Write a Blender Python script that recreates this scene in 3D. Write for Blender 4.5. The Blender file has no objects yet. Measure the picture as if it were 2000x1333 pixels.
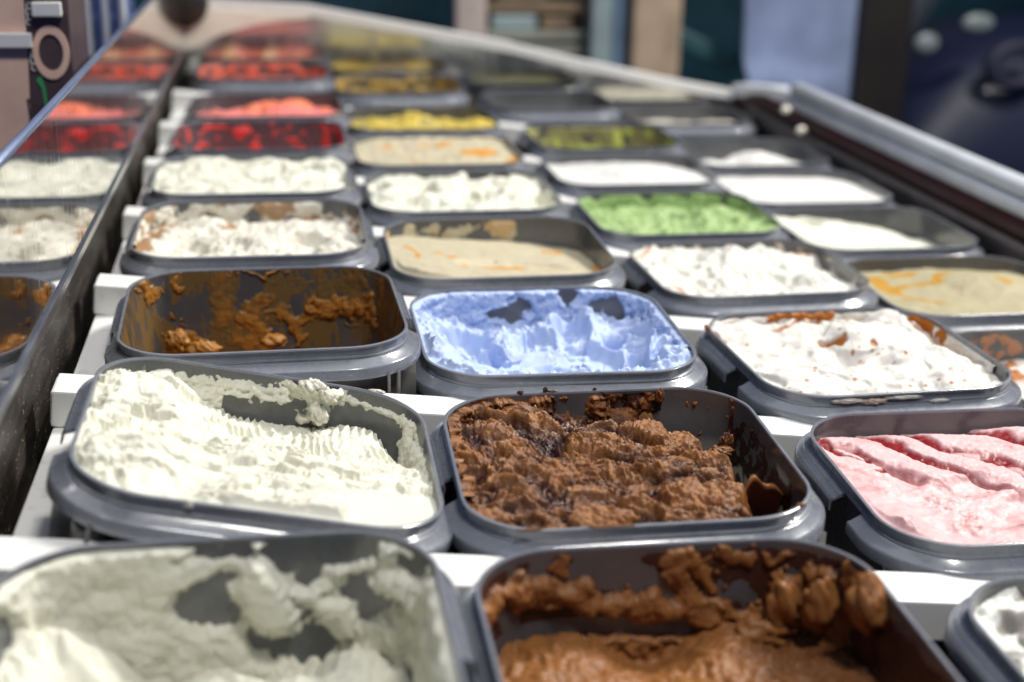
import bpy, bmesh, math
import numpy as np
from mathutils import Matrix, Vector

# ------------------------------------------------------------------ camera, world, light
S = 0.22                                   # metres per layout unit (one row of tubs)
scene = bpy.context.scene
COL = scene.collection
CAM = Vector((0.61226, -2.65020, 1.34168))
RR = Vector((0.98669152, -0.161651, 0.01757267))
UU = Vector((0.03518615, 0.31777237, 0.94751393))
FF = Vector((0.15875069, 0.93428565, -0.31923118))
cam_d = bpy.data.cameras.new('camera')
cam = bpy.data.objects.new('camera', cam_d)
COL.objects.link(cam)
cam.matrix_world = Matrix(((RR.x, UU.x, -FF.x, CAM.x * S), (RR.y, UU.y, -FF.y, CAM.y * S), (RR.z, UU.z, -FF.z, CAM.z * S), (0, 0, 0, 1)))
cam_d.sensor_width = 36
cam_d.lens = 49.755
cam_d.clip_start = 0.01
cam_d.clip_end = 200
cam_d.dof.use_dof = True
cam_d.dof.focus_distance = (Vector((1.0, 1.0, -0.03)) - CAM).dot(FF) * S
cam_d.dof.aperture_fstop = 4.4
cam_d.dof.aperture_blades = 8
scene.camera = cam

world = bpy.data.worlds.new('World')
scene.world = world
world.use_nodes = True
bgn = world.node_tree.nodes['Background']
bgn.inputs[0].default_value = (0.22, 0.36, 1.0, 1)
bgn.inputs[1].default_value = 0.15


def area(name, loc, target, size, sy, power, col):
    d = bpy.data.lights.new(name, 'AREA')
    d.shape = 'RECTANGLE'
    d.size, d.size_y = size, sy
    d.energy = power
    d.color = col
    o = bpy.data.objects.new(name, d)
    COL.objects.link(o)
    o.location = Vector(loc) * S
    o.rotation_euler = (Vector(target) - Vector(loc)).to_track_quat('-Z', 'Y').to_euler()
    return o


area('key_lamp', (9.6, 5.2, 9.2), (1.7, 2.4, 0), 0.6, 0.6, 110, (1.0, 0.965, 0.90))  # soft key light from the upper right, its source unseen
area('overhead_fill', (2.0, 3.6, 9.0), (1.9, 3.0, 0), 1.8, 1.4, 9, (0.92, 0.96, 1.0))  # added overhead fill that brightens the tub ledges
area('front_fill', (3.0, -3.0, 9.5), (1.4, 0.8, 0), 0.4, 0.4, 34, (1.0, 0.97, 0.92))  # added fill from above the camera, lifts the near tubs' insides

vs = scene.view_settings
vs.view_transform = 'Standard'
vs.look = 'None'
vs.exposure = 0.0
vs.gamma = 1.0
scene.cycles.use_denoising = True
scene.cycles.max_bounces = 8
scene.cycles.caustics_reflective = False
scene.cycles.caustics_refractive = False
scene.cycles.sample_clamp_indirect = 6

# ------------------------------------------------------------------ noise helpers
_rng = np.random.RandomState(7)
_P = _rng.permutation(512)
_P = np.concatenate([_P, _P])
_G = np.stack([np.cos(np.arange(64) * 2 * np.pi / 64), np.sin(np.arange(64) * 2 * np.pi / 64)], -1)


def pn(x, y, seed=0):
    x = x + seed * 17.31
    y = y + seed * 9.77
    xi = np.floor(x).astype(int)
    yi = np.floor(y).astype(int)
    xf, yf = x - xi, y - yi
    xi &= 511
    yi &= 511

    def g(ix, iy, dx, dy):
        h = _P[(_P[ix & 511] + iy) & 511] & 63
        return _G[h, 0] * dx + _G[h, 1] * dy
    u = xf * xf * xf * (xf * (xf * 6 - 15) + 10)
    v = yf * yf * yf * (yf * (yf * 6 - 15) + 10)
    a = g(xi, yi, xf, yf)
    b = g(xi + 1, yi, xf - 1, yf)
    c = g(xi, yi + 1, xf, yf - 1)
    d = g(xi + 1, yi + 1, xf - 1, yf - 1)
    return ((a + (b - a) * u) + ((c + (d - c) * u) - (a + (b - a) * u)) * v) * 1.5


def fbm(x, y, f=1.0, o=4, seed=0, gain=0.5):
    r = 0
    a = 1.0
    for i in range(o):
        r = r + a * pn(x * f, y * f, seed + i * 3)
        a *= gain
        f *= 2.03
    return r


def ridged(x, y, f=1.0, o=4, seed=0, gain=0.55):
    r = 0
    a = 1.0
    for i in range(o):
        r = r + a * (1 - 2 * np.abs(pn(x * f, y * f, seed + i * 5)))
        a *= gain
        f *= 2.1
    return r


def cells(x, y, f, seed=0):
    """distance to the nearest feature point, 0 at points"""
    x = x * f
    y = y * f
    xi = np.floor(x).astype(int)
    yi = np.floor(y).astype(int)
    best = np.full(x.shape, 9.0)
    for i in (-1, 0, 1):
        for j in (-1, 0, 1):
            cx, cy = xi + i, yi + j
            h = _P[(_P[(cx + seed * 31) & 511] + (cy & 511)) & 511]
            px = cx + (h & 31) / 31.0
            py = cy + ((h >> 4) & 31) / 31.0
            best = np.minimum(best, np.hypot(x - px, y - py))
    return best


def ss(a, b, x):
    t = np.clip((x - a) / (b - a), 0, 1)
    return t * t * (3 - 2 * t)


def ell(x, y, cx, cy, rx, ry, ang=0.0):
    c, s = math.cos(ang), math.sin(ang)
    dx, dy = x - cx, y - cy
    return np.hypot((dx * c + dy * s) / rx, (-dx * s + dy * c) / ry)


def bump(x, y, cx, cy, rx, ry, ang=0.0):
    return np.exp(-ell(x, y, cx, cy, rx, ry, ang) ** 2)


def bowl(x, y, cx, cy, rx, ry, ang=0.0):
    d = ell(x, y, cx, cy, rx, ry, ang)
    return np.clip(1 - d * d, 0, 1)


def seg(x, y, x0, y0, x1, y1):
    vx, vy = x1 - x0, y1 - y0
    t = np.clip(((x - x0) * vx + (y - y0) * vy) / (vx * vx + vy * vy + 1e-9), 0, 1)
    return np.hypot(x - x0 - t * vx, y - y0 - t * vy)


# ------------------------------------------------------------------ materials
def lin(c):
    return tuple(((v / 255) / 12.92 if v / 255 <= 0.04045 else ((v / 255 + 0.055) / 1.055) ** 2.4) for v in c) + (1,)


class NT:
    def __init__(self, name):
        self.m = bpy.data.materials.new(name)
        self.m.use_nodes = True
        self.t = self.m.node_tree
        self.n = self.t.nodes
        self.p = self.n['Principled BSDF']
        self.out = self.n['Material Output']

    def node(self, kind, **kw):
        n = self.n.new(kind)
        for k, v in kw.items():
            setattr(n, k, v)
        return n

    def link(self, a, b):
        self.t.links.new(a, b)

    def noise(self, scale, detail=4, rough=0.6, vec=None):
        n = self.node('ShaderNodeTexNoise')
        n.inputs['Scale'].default_value = scale
        n.inputs['Detail'].default_value = detail
        n.inputs['Roughness'].default_value = rough
        if vec is None:
            tc = self.node('ShaderNodeTexCoord')
            vec = tc.outputs['Object']
        self.link(vec, n.inputs['Vector'])
        return n

    def ramp(self, fac, stops):
        r = self.node('ShaderNodeValToRGB')
        e = r.color_ramp.elements
        while len(e) < len(stops):
            e.new(0.5)
        for el, (pos, c) in zip(e, stops):
            el.position = pos
            el.color = c if len(c) == 4 else tuple(c) + (1,)
        self.link(fac, r.inputs[0])
        return r

    def bump(self, h, strength, dist):
        b = self.node('ShaderNodeBump')
        b.inputs['Strength'].default_value = strength
        b.inputs['Distance'].default_value = dist
        self.link(h, b.inputs['Height'])
        self.link(b.outputs[0], self.p.inputs['Normal'])
        return b

    def set(self, **kw):
        for k, v in kw.items():
            self.p.inputs[k].default_value = v


def plain(name, col, rough=0.5, metal=0.0, spec=0.5, noise=None):
    t = NT(name)
    t.set(**{'Base Color': tuple(col) + (1,), 'Roughness': rough, 'Metallic': metal, 'Specular IOR Level': spec})
    if noise:
        sc, amt = noise
        n = t.noise(sc, 5)
        c = np.array(col)
        r = t.ramp(n.outputs['Fac'], [(0.3, tuple(c * (1 - amt))), (0.7, tuple(np.minimum(c * (1 + amt), 1)))])
        t.link(r.outputs[0], t.p.inputs['Base Color'])
        t.link(n.outputs['Fac'], t.p.inputs['Roughness']) if rough is None else None
    return t.m


def ice_mat(name, a, b, rough=0.5, sss=0.0, fine=900, bumpd=0.0006, bstr=0.6, c=None, gloss_b=None):
    """a: body colour, b: colour where attribute 'mix' is 1 (sauce, film, jam, shaded crevices, a painted reflection)."""
    t = NT(name)
    at = t.node('ShaderNodeAttribute', attribute_name='mix')
    n1 = t.noise(60, 4)
    mul = t.node('ShaderNodeMixRGB', blend_type='MULTIPLY')
    mul.inputs[0].default_value = 0.22
    mul.inputs[1].default_value = tuple(a) + (1,)
    t.link(n1.outputs['Fac'], mul.inputs[2])
    src = mul.outputs[0]
    if c is not None:
        n2 = t.noise(140, 5, 0.7)
        r2 = t.ramp(n2.outputs['Fac'], [(0.42, (0, 0, 0, 1)), (0.6, (1, 1, 1, 1))])
        m2 = t.node('ShaderNodeMixRGB')
        t.link(r2.outputs[0], m2.inputs[0])
        t.link(src, m2.inputs[1])
        m2.inputs[2].default_value = tuple(c) + (1,)
        src = m2.outputs[0]
    mx = t.node('ShaderNodeMixRGB')
    t.link(at.outputs['Fac'], mx.inputs[0])
    t.link(src, mx.inputs[1])
    mx.inputs[2].default_value = tuple(b) + (1,)
    t.link(mx.outputs[0], t.p.inputs['Base Color'])
    rr = t.node('ShaderNodeMapRange')
    rr.inputs['To Min'].default_value = rough
    rr.inputs['To Max'].default_value = rough if gloss_b is None else gloss_b
    t.link(at.outputs['Fac'], rr.inputs['Value'])
    t.link(rr.outputs[0], t.p.inputs['Roughness'])
    t.set(**{'Specular IOR Level': 0.2 if gloss_b is None or gloss_b > .25 else 0.4})
    if sss:
        t.set(**{'Subsurface Weight': sss, 'Subsurface Scale': 0.0025})
        t.p.inputs['Subsurface Radius'].default_value = (1.0, 0.8, 0.6)
    nb = t.noise(fine, 5, 0.65)
    t.bump(nb.outputs['Fac'], bstr, bumpd)
    return t.m


def plastic_mat(name, c0, c1, tmix):
    t = NT(name)
    n = t.noise(35, 5)
    r = t.ramp(n.outputs['Fac'], [(0.3, c0), (0.7, c1)])
    t.link(r.outputs[0], t.p.inputs['Base Color'])
    nr = t.noise(160, 4)
    rr = t.ramp(nr.outputs['Fac'], [(0.3, (0.2, 0.2, 0.2, 1)), (0.75, (0.42, 0.42, 0.42, 1))])
    t.link(rr.outputs[0], t.p.inputs['Roughness'])
    t.set(**{'Specular IOR Level': 0.6, 'Coat Weight': 1.0, 'Coat Roughness': 0.08})
    tr = t.node('ShaderNodeBsdfTranslucent')
    tr.inputs[0].default_value = (0.58, 0.565, 0.52, 1)
    mx = t.node('ShaderNodeMixShader')
    mx.inputs[0].default_value = tmix
    t.link(t.p.outputs[0], mx.inputs[1])
    t.link(tr.outputs[0], mx.inputs[2])
    t.link(mx.outputs[0], t.out.inputs['Surface'])
    nb = t.noise(55, 3)
    t.bump(nb.outputs['Fac'], 0.25, 0.0012)
    return t.m


def white_paint():
    t = NT('white_bar_paint')
    n = t.noise(70, 6, 0.7)
    r = t.ramp(n.outputs['Fac'], [(0.25, (0.62, 0.61, 0.57, 1)), (0.45, (0.8, 0.8, 0.77, 1))])
    n2 = t.noise(240, 4, 0.7)
    r2 = t.ramp(n2.outputs['Fac'], [(0.27, (0.3, 0.24, 0.17, 1)), (0.33, (1, 1, 1, 1))])
    mul = t.node('ShaderNodeMixRGB', blend_type='MULTIPLY')
    mul.inputs[0].default_value = 1
    t.link(r.outputs[0], mul.inputs[1])
    t.link(r2.outputs[0], mul.inputs[2])
    t.link(mul.outputs[0], t.p.inputs['Base Color'])
    t.set(Roughness=0.42)
    return t.m


def steel(name, col, rough, streak=None, bumpn=None):
    t = NT(name)
    t.set(**{'Base Color': tuple(col) + (1,), 'Metallic': 1.0, 'Roughness': rough})
    if streak:
        tc = t.node('ShaderNodeTexCoord')
        mp = t.node('ShaderNodeMapping')
        mp.inputs['Scale'].default_value = streak
        t.link(tc.outputs['Object'], mp.inputs['Vector'])
        n = t.noise(1.0, 6, 0.7, mp.outputs[0])
        r = t.ramp(n.outputs['Fac'], [(0.35, tuple(np.array(col) * 0.85)), (0.62, tuple(col)), (0.72, tuple(np.minimum(np.array(col) * 1.05, 1)))])
        t.link(r.outputs[0], t.p.inputs['Base Color'])
        r2 = t.ramp(n.outputs['Fac'], [(0.5, (rough,) * 3), (0.75, (min(rough + 0.25, 1),) * 3)])
        t.link(r2.outputs[0], t.p.inputs['Roughness'])
    return t.m


def dusty_wall():
    """dark scuffed steel with pale crumbs of dust"""
    t = NT('dusty_dark_steel')
    tc = t.node('ShaderNodeTexCoord')
    mp = t.node('ShaderNodeMapping')
    mp.inputs['Scale'].default_value = (30, 14, 90)
    mp.inputs['Rotation'].default_value = (0.5, 0, 0)
    t.link(tc.outputs['Object'], mp.inputs['Vector'])
    n = t.noise(1.0, 6, 0.7, mp.outputs[0])
    r = t.ramp(n.outputs['Fac'], [(0.3, (0.012, 0.012, 0.014, 1)), (0.5, (0.04, 0.034, 0.028, 1)), (0.75, (0.12, 0.098, 0.075, 1))])
    v = t.node('ShaderNodeTexVoronoi')
    v.inputs['Scale'].default_value = 300
    t.link(tc.outputs['Object'], v.inputs['Vector'])
    n3 = t.noise(90, 2)
    ma = t.node('ShaderNodeMath', operation='MULTIPLY')
    rv = t.ramp(v.outputs['Distance'], [(0.13, (1, 1, 1, 1)), (0.22, (0, 0, 0, 1))])
    rn = t.ramp(n3.outputs['Fac'], [(0.50, (0, 0, 0, 1)), (0.58, (1, 1, 1, 1))])
    t.link(rv.outputs[0], ma.inputs[0])
    t.link(rn.outputs[0], ma.inputs[1])
    mx = t.node('ShaderNodeMixRGB')
    t.link(ma.outputs[0], mx.inputs[0])
    t.link(r.outputs[0], mx.inputs[1])
    mx.inputs[2].default_value = (0.62, 0.56, 0.46, 1)
    t.link(mx.outputs[0], t.p.inputs['Base Color'])
    t.set(Roughness=0.42, Metallic=0.0)
    return t.m


MT = {}
MT['plastic'] = plastic_mat('grey_tub_plastic', (0.10, 0.106, 0.12, 1), (0.14, 0.145, 0.155, 1), 0.38)
MT['thin'] = plastic_mat('ledge_bright_tub_plastic', (0.19, 0.205, 0.245, 1), (0.27, 0.285, 0.32, 1), 0.2)  # same tub plastic made paler, bright ledges put into the colour
MT['white'] = white_paint()
MT['mirror'] = steel('polished_mirror_steel', (0.80, 0.80, 0.78), 0.035, (55, 130, 2.2))
MT['endsheet'] = steel('soft_polished_steel', (0.74, 0.74, 0.70), 0.11, (40, 40, 3))
MT['steel'] = steel('satin_steel', (0.62, 0.64, 0.68), 0.28, (8, 2, 60))
MT['edge'] = steel('bright_edge_steel', (0.78, 0.80, 0.84), 0.12)
MT['bluesteel'] = steel('brushed_blue_steel', (0.40, 0.52, 0.90), 0.38, (3, 3, 160))
MT['dusty'] = dusty_wall()
MT['bead'] = plain('blue_grey_bead_steel', (0.36, 0.43, 0.60), 0.2, 0.7, noise=(14, .1))
MT['alu'] = plain('satin_aluminium', (0.70, 0.73, 0.78), 0.3, 0.1, noise=(14, .12))
MT['well'] = plain('dark_well_lining', (0.03, 0.031, 0.036), 0.5, noise=(20, 0.4))
MT['redgap'] = plain('dark_maroon_seal', (0.035, 0.006, 0.006), 0.5, noise=(25, 0.4))
MT['rod'] = plain('grey_rubber_strip', (0.11, 0.095, 0.085), 0.4, noise=(40, 0.3))
MT['cream'] = plain('cream_enamel', (0.88, 0.84, 0.70), 0.35, noise=(18, 0.15))
MT['black'] = plain('black_plastic', (0.02, 0.018, 0.016), 0.35, noise=(30, 0.4))

# ------------------------------------------------------------------ object helpers
GX = {}


def link_mesh(name, verts, faces, mat, parent=None, smooth=True, attr=None):
    me = bpy.data.meshes.new(name)
    v = np.asarray(verts, dtype=np.float64) * S
    if isinstance(faces, np.ndarray):
        n = len(faces)
        k = faces.shape[1]
        me.vertices.add(len(v))
        me.vertices.foreach_set('co', v.ravel())
        me.loops.add(n * k)
        me.loops.foreach_set('vertex_index', faces.ravel().astype(np.int32))
        me.polygons.add(n)
        me.polygons.foreach_set('loop_start', np.arange(0, n * k, k, dtype=np.int32))
        me.polygons.foreach_set('loop_total', np.full(n, k, dtype=np.int32))
        me.update(calc_edges=True)
    else:
        me.from_pydata([tuple(p) for p in v], [], faces)
        me.update()
    if smooth:
        me.polygons.foreach_set('use_smooth', np.ones(len(me.polygons), dtype=bool))
    if attr is not None:
        a = me.attributes.new('mix', 'FLOAT', 'POINT')
        a.data.foreach_set('value', np.clip(attr, 0, 1).astype(np.float32))
    me.validate()
    me.materials.append(mat)
    return link_data(name, me, parent)


def link_data(name, me, parent=None):
    o = bpy.data.objects.new(name, me)
    COL.objects.link(o)
    if parent is not None:
        o.parent = parent
    return o


def tag(o, label, cat=None, group=None, kind=None):
    if label:
        o['label'] = label
    if cat:
        o['category'] = cat
    if group:
        o['group'] = group
    if kind:
        o['kind'] = kind
    return o


def empty(name, label, cat, group=None, mat=None):
    o = bpy.data.objects.new(name, None)
    COL.objects.link(o)
    o.empty_display_size = 0.02
    if mat is not None:
        o.matrix_world = mat
    return tag(o, label, cat, group)


def box(x0, x1, y0, y1, z0, z1, bev=0.0, seg_=2):
    bm = bmesh.new()
    bmesh.ops.create_cube(bm, size=1)
    for v in bm.verts:
        v.co = ((x0 + x1) / 2 + v.co.x * (x1 - x0), (y0 + y1) / 2 + v.co.y * (y1 - y0), (z0 + z1) / 2 + v.co.z * (z1 - z0))
    if bev:
        bmesh.ops.bevel(bm, geom=bm.edges[:], offset=bev, segments=seg_, affect='EDGES', profile=0.6)
    vs_ = [tuple(v.co) for v in bm.verts]
    fs = [[v.index for v in f.verts] for f in bm.faces]
    bm.free()
    return vs_, fs


def boxobj(name, dims, mat, parent=None, bev=0.0, M=None):
    v, f = box(*dims, bev=bev)
    o = link_mesh(name, v, f, mat, parent, smooth=False)
    if M is not None:
        o.matrix_world = M
    return o


def prism_y(name, prof, y0, y1, mat, parent=None, smooth=False):
    """extrude an (x, z) outline along y"""
    n = len(prof)
    v = [(x, y0, z) for x, z in prof] + [(x, y1, z) for x, z in prof]
    f = [[i, (i + 1) % n, n + (i + 1) % n, n + i] for i in range(n)]
    f += [list(range(n))[::-1], list(range(n, 2 * n))]
    return link_mesh(name, v, f, mat, parent, smooth)


def prism_dir(name, prof, axis, a0, a1, mat, parent=None):
    """outline in the two other axes, extruded along axis ('y': prof is (x,z); 'x': prof is (y,z))"""
    if axis == 'y':
        return prism_y(name, prof, a0, a1, mat, parent)
    n = len(prof)
    v = [(a0, p, q) for p, q in prof] + [(a1, p, q) for p, q in prof]
    f = [[i, (i + 1) % n, n + (i + 1) % n, n + i] for i in range(n)]
    f += [list(range(n))[::-1], list(range(n, 2 * n))]
    return link_mesh(name, v, f, mat, parent, False)


def pose(x, y, z, yaw=0, rx=0, ry=0):
    return Matrix.Translation(Vector((x, y, z)) * S) @ Matrix.Rotation(yaw, 4, 'Z') @ Matrix.Rotation(ry, 4, 'Y') @ Matrix.Rotation(rx, 4, 'X')


# ------------------------------------------------------------------ the cabinet
TH = 0.109                                     # the rack slopes down to the right
RACK = Matrix.Rotation(TH, 4, 'Y')

well = link_mesh('cabinet_well', [(-.07, -2.2, -.95), (4.0, -2.2, -1.25), (4.0, 7.4, -1.25), (-.07, 7.4, -.95)], [[0, 1, 2, 3]], MT['well'], smooth=False)
tag(well, None, kind='structure')
ws = prism_y('cabinet_side_wall', [(-.07, .26), (-.07, -1.2), (-.135, -1.2), (-.135, .26)], -2.2, 7.4, MT['dusty'])
tag(ws, 'dark scuffed steel side wall with dust crumbs beneath the mirror', 'cabinet wall')

ROWTXT = ['between the two nearest rows of tubs', 'between chocolate tub and blue tub', 'between blue tub and beige swirl tub', 'in front of the green tub row',
          'behind the green tub row', 'in front of the yellow tub row', 'in front of the farthest tub row']
BW = 0.1473
for k in range(0, 7):
    yk = float(k) if k < 6 else 6.12
    b = empty('divider_bar', 'white painted divider bar ' + ROWTXT[k], 'divider bar', 'white bars across the cabinet', RACK)
    boxobj('beam', (0.0, 3.86, yk, yk + BW, -.102, 0.0), MT['white'], b, bev=.006)
    boxobj('end_cap', (-.003, -.0002, yk + .012, yk + BW - .012, -.094, -.008), MT['white'], b)

rail = empty('support_rail', 'white support rail running under bar ends beside mirror', 'rail')
boxobj('beam', (-.006, .105, -2.2, 6.95, -.23, -.106), MT['white'], rail, bev=.005)
boxobj('flange', (.105, .125, -2.2, 6.95, -.23, -.19), MT['white'], rail)
rail2 = empty('support_rail', 'white support rail under bar ends by maroon seal', 'rail')
boxobj('beam', (3.45, 3.6, -2.2, 6.95, -.66, -.52), MT['white'], rail2, bev=.005)

# mirror panel on the left, upright
mir = empty('mirror_panel', 'polished mirror panel along left side reflecting the tubs', 'mirror')


def run_y(name, prof0, prof1, y0, y1, mat, parent, smooth=False):
    """an (x, z) outline that changes evenly from y0 to y1"""
    n = len(prof0)
    v = [(x, y0, z) for x, z in prof0] + [(x, y1, z) for x, z in prof1]
    f = [[i, (i + 1) % n, n + (i + 1) % n, n + i] for i in range(n)]
    f += [list(range(n))[::-1], list(range(n, 2 * n))]
    return link_mesh(name, v, f, mat, parent, smooth)


MX = 0.02


def mlow(y):
    return .247 - .0143 * y


def mtop(y):
    return .704 - .0093 * y


Y0, Y1 = -2.2, 7.36
rect = lambda x0, x1, z0, z1: [(x0, z0), (x1, z0), (x1, z1), (x0, z1)]
run_y('sheet', rect(MX - .022, MX, mlow(Y0), mtop(Y0)), rect(MX - .022, MX, mlow(Y1), mtop(Y1)), Y0, Y1, MT['mirror'], mir)
run_y('lower_channel', rect(MX - .03, MX + .008, mlow(Y0) - .012, mlow(Y0) + .010), rect(MX - .03, MX + .008, mlow(Y1) - .012, mlow(Y1) + .010), Y0, Y1, MT['steel'], mir)
bead = lambda y: [(MX - .011 + .0115 * math.cos(a), mtop(y) + .006 + .0115 * math.sin(a)) for a in np.linspace(0, 2 * math.pi, 14, endpoint=False)]
run_y('top_bead', bead(Y0), bead(Y1), Y0, Y1, MT['bead'], mir, smooth=True)
# far end panel, polished, sloping top with pale trim
end = empty('end_panel', 'polished panel closing far end with pale sloping top trim', 'panel')
ETOP = [(-.06, .42), (.233, .388), (.846, .349), (2.264, .092), (2.707, -.012), (3.506, -.18), (3.95, -.26)]
pr_ = ETOP + [(3.95, -1.2), (-.06, -1.2)]
n = len(pr_)
v = [(x, 7.36, z) for x, z in pr_] + [(x, 7.42, z) for x, z in pr_]
f = [list(range(n)), list(range(n, 2 * n))[::-1]] + [[(i + 1) % n, i, n + i, n + (i + 1) % n] for i in range(n)]
link_mesh('sheet', v, f, MT['endsheet'], end, smooth=False)
t0 = ETOP[:]
tv, tf = [], []
for i, (x, z) in enumerate(t0):
    tv += [(x, 7.335, z - .012), (x, 7.335, z + .052), (x, 7.45, z + .052), (x, 7.45, z - .012)]
for i in range(len(t0) - 1):
    a, b2 = i * 4, i * 4 + 4
    for j in range(4):
        tf.append([a + j, a + (j + 1) % 4, b2 + (j + 1) % 4, b2 + j])
tf += [[3, 2, 1, 0], [len(tv) - 4, len(tv) - 3, len(tv) - 2, len(tv) - 1]]
link_mesh('trim', tv, tf, MT['white'], end, smooth=False)

# cream corner gusset with a dark round fitting
gus = empty('corner_bracket', 'cream curved bracket with dark round fitting in far corner', 'bracket')
gp = [(-.06, .095), (.02, .10), (.12, .135), (.22, .19), (.33, .232), (.5, .278), (.70, .305), (.86, .318), (.86, .332), (.233, .378), (-.06, .41)]
n = len(gp)
v = [(x, 7.322, z) for x, z in gp] + [(x, 7.358, z) for x, z in gp]
f = [list(range(n)), list(range(n, 2 * n))[::-1]] + [[(i + 1) % n, i, n + i, n + (i + 1) % n] for i in range(n)]
link_mesh('plate', v, f, MT['cream'], gus, smooth=False)
kv, kf = [], []
for j, (rr_, yy) in enumerate([(0.001, 7.20), (.10, 7.20), (.15, 7.24), (.16, 7.31)]):
    for a in range(24):
        an = a * math.tau / 24
        kv.append((.03 + rr_ * math.cos(an), yy, .42 + rr_ * math.sin(an)))
for j in range(3):
    for a in range(24):
        kf.append([j * 24 + a, j * 24 + (a + 1) % 24, (j + 1) * 24 + (a + 1) % 24, (j + 1) * 24 + a])
link_mesh('fitting', kv, kf, MT['black'], gus)

# right side: seal gap, grey strip, steel counter rail
seal = prism_y('door_seal', [(3.935, -1.3), (3.935, -.19), (3.96, -.15), (4.1, -.15), (4.1, -1.3)], -2.2, 7.36, MT['redgap'])
tag(seal, 'dark maroon seal channel between tubs and steel rail', 'seal')
strip = empty('sealing_strip', 'grey rubber strip running along the right row of tubs', 'strip')
rp = [(3.895 + .028 * math.cos(a), -.262 + .026 * math.sin(a)) for a in np.linspace(0, math.tau, 12, endpoint=False)]
prism_y('tube', rp, -2.2, 6.9, MT['rod'], strip, smooth=True)
boxobj('base', (3.89, 3.934, -2.2, 6.9, -.34, -.29), MT['rod'], strip)
cr = empty('counter_rail', 'double rounded steel rail along the right edge of cabinet', 'rail')


def half_round(cx, cz, rx, rz, n_=14):
    return [(cx + rx * math.cos(a), cz + rz * math.sin(a)) for a in np.linspace(0, math.tau, n_, endpoint=False)]


prism_y('lower_tube', half_round(4.0, -.122, .055, .042), -2.2, 6.35, MT['alu'], cr, smooth=True)
prism_y('upper_tube', half_round(4.035, -.042, .06, .046), -2.2, 6.35, MT['alu'], cr, smooth=True)
boxobj('web', (4.02, 4.06, -2.2, 6.35, -.6, -.09), MT['black'], cr)
for (bx_, by_, bz_) in ((3.85, 5.75, -.204), (3.85, 6.05, -.125)):
    bm = bmesh.new()
    bmesh.ops.create_icosphere(bm, subdivisions=3, radius=.032)
    vv = [(bx_ + p.co.x, by_ + p.co.y * .8, bz_ + p.co.z * .8) for p in bm.verts]
    ff_ = [[q.index for q in p.verts] for p in bm.faces]
    bm.free()
    o = link_mesh('knob', vv, ff_, MT['cream'])
    tag(o, 'pale round knob near far right corner, ' + ('nearer of two' if by_ < 5.9 else 'farther of two'), 'knob', 'pale knobs by the rail')

# ------------------------------------------------------------------ the tub
W, D, R = 0.837, 0.812, 0.19
WALL = 0.008
DRAFT = 0.09
TDEP = 0.66


def rrect(hx, hy, r, n=14, n_side=6):
    """closed outline, counter-clockwise from the right side front"""
    pts = []
    for cx, cy, a0 in ((hx - r, -hy + r, -90), (hx - r, hy - r, 0), (-hx + r, hy - r, 90), (-hx + r, -hy + r, 180)):
        for i in range(n + 1):
            a = math.radians(a0 + 90 * i / n)
            pts.append((cx + r * math.cos(a), cy + r * math.sin(a)))
    out = []
    m = len(pts)
    for i in range(m):
        p, q = pts[i], pts[(i + 1) % m]
        d = math.hypot(q[0] - p[0], q[1] - p[1])
        k = max(1, int(round(d / 0.06)))
        for j in range(k):
            out.append((p[0] + (q[0] - p[0]) * j / k, p[1] + (q[1] - p[1]) * j / k))
    return out


def outline(off):
    return np.array(rrect(W / 2, D / 2, R)) if off == 0 else offset_out(off)


_base = np.array(rrect(W / 2, D / 2, R))
_t = np.roll(_base, -1, 0) - np.roll(_base, 1, 0)
_t /= np.linalg.norm(_t, axis=1)[:, None]
_nrm = np.stack([_t[:, 1], -_t[:, 0]], -1)


def offset_out(off):
    return _base + _nrm * off


def loft(profile, closed_profile=False, mask=None):
    """sweep a list of (offset, z) round the outline"""
    n = len(_base)
    V = []
    for off, z in profile:
        o = offset_out(off)
        V.append(np.column_stack([o, np.full(n, z)]))
    V = np.concatenate(V)
    F = []
    m = len(profile)
    for j in range(m if closed_profile else m - 1):
        j2 = (j + 1) % m
        for i in range(n):
            i2 = (i + 1) % n
            if mask is not None and not (mask[i] and mask[i2]):
                continue
            F.append((j * n + i, j * n + i2, j2 * n + i2, j2 * n + i))
    if mask is not None:
        for i in range(n):
            if mask[i] and not mask[(i + 1) % n]:
                F.append(tuple(j * n + i for j in range(m)))
            if mask[i] and not mask[i - 1]:
                F.append(tuple(j * n + i for j in range(m))[::-1])
    return V, F


def shrink(z):
    return -DRAFT * (-z)


body_prof = [(-WALL, -.004), (-WALL + shrink(-.1), -.1), (-WALL + shrink(-.3), -.3), (-WALL + shrink(-.6), -.6), (-WALL - .09, -TDEP + .012),
             (-.3, -TDEP + .012)]
body_out = [(-.3, -TDEP), (-.09, -TDEP), (shrink(-.6) - .001, -.62), (shrink(-.3) - .001, -.3), (shrink(-.1) - .001, -.09), (-.006, -.038), (-.006, -.004)]
TUBMESH = {}


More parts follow.
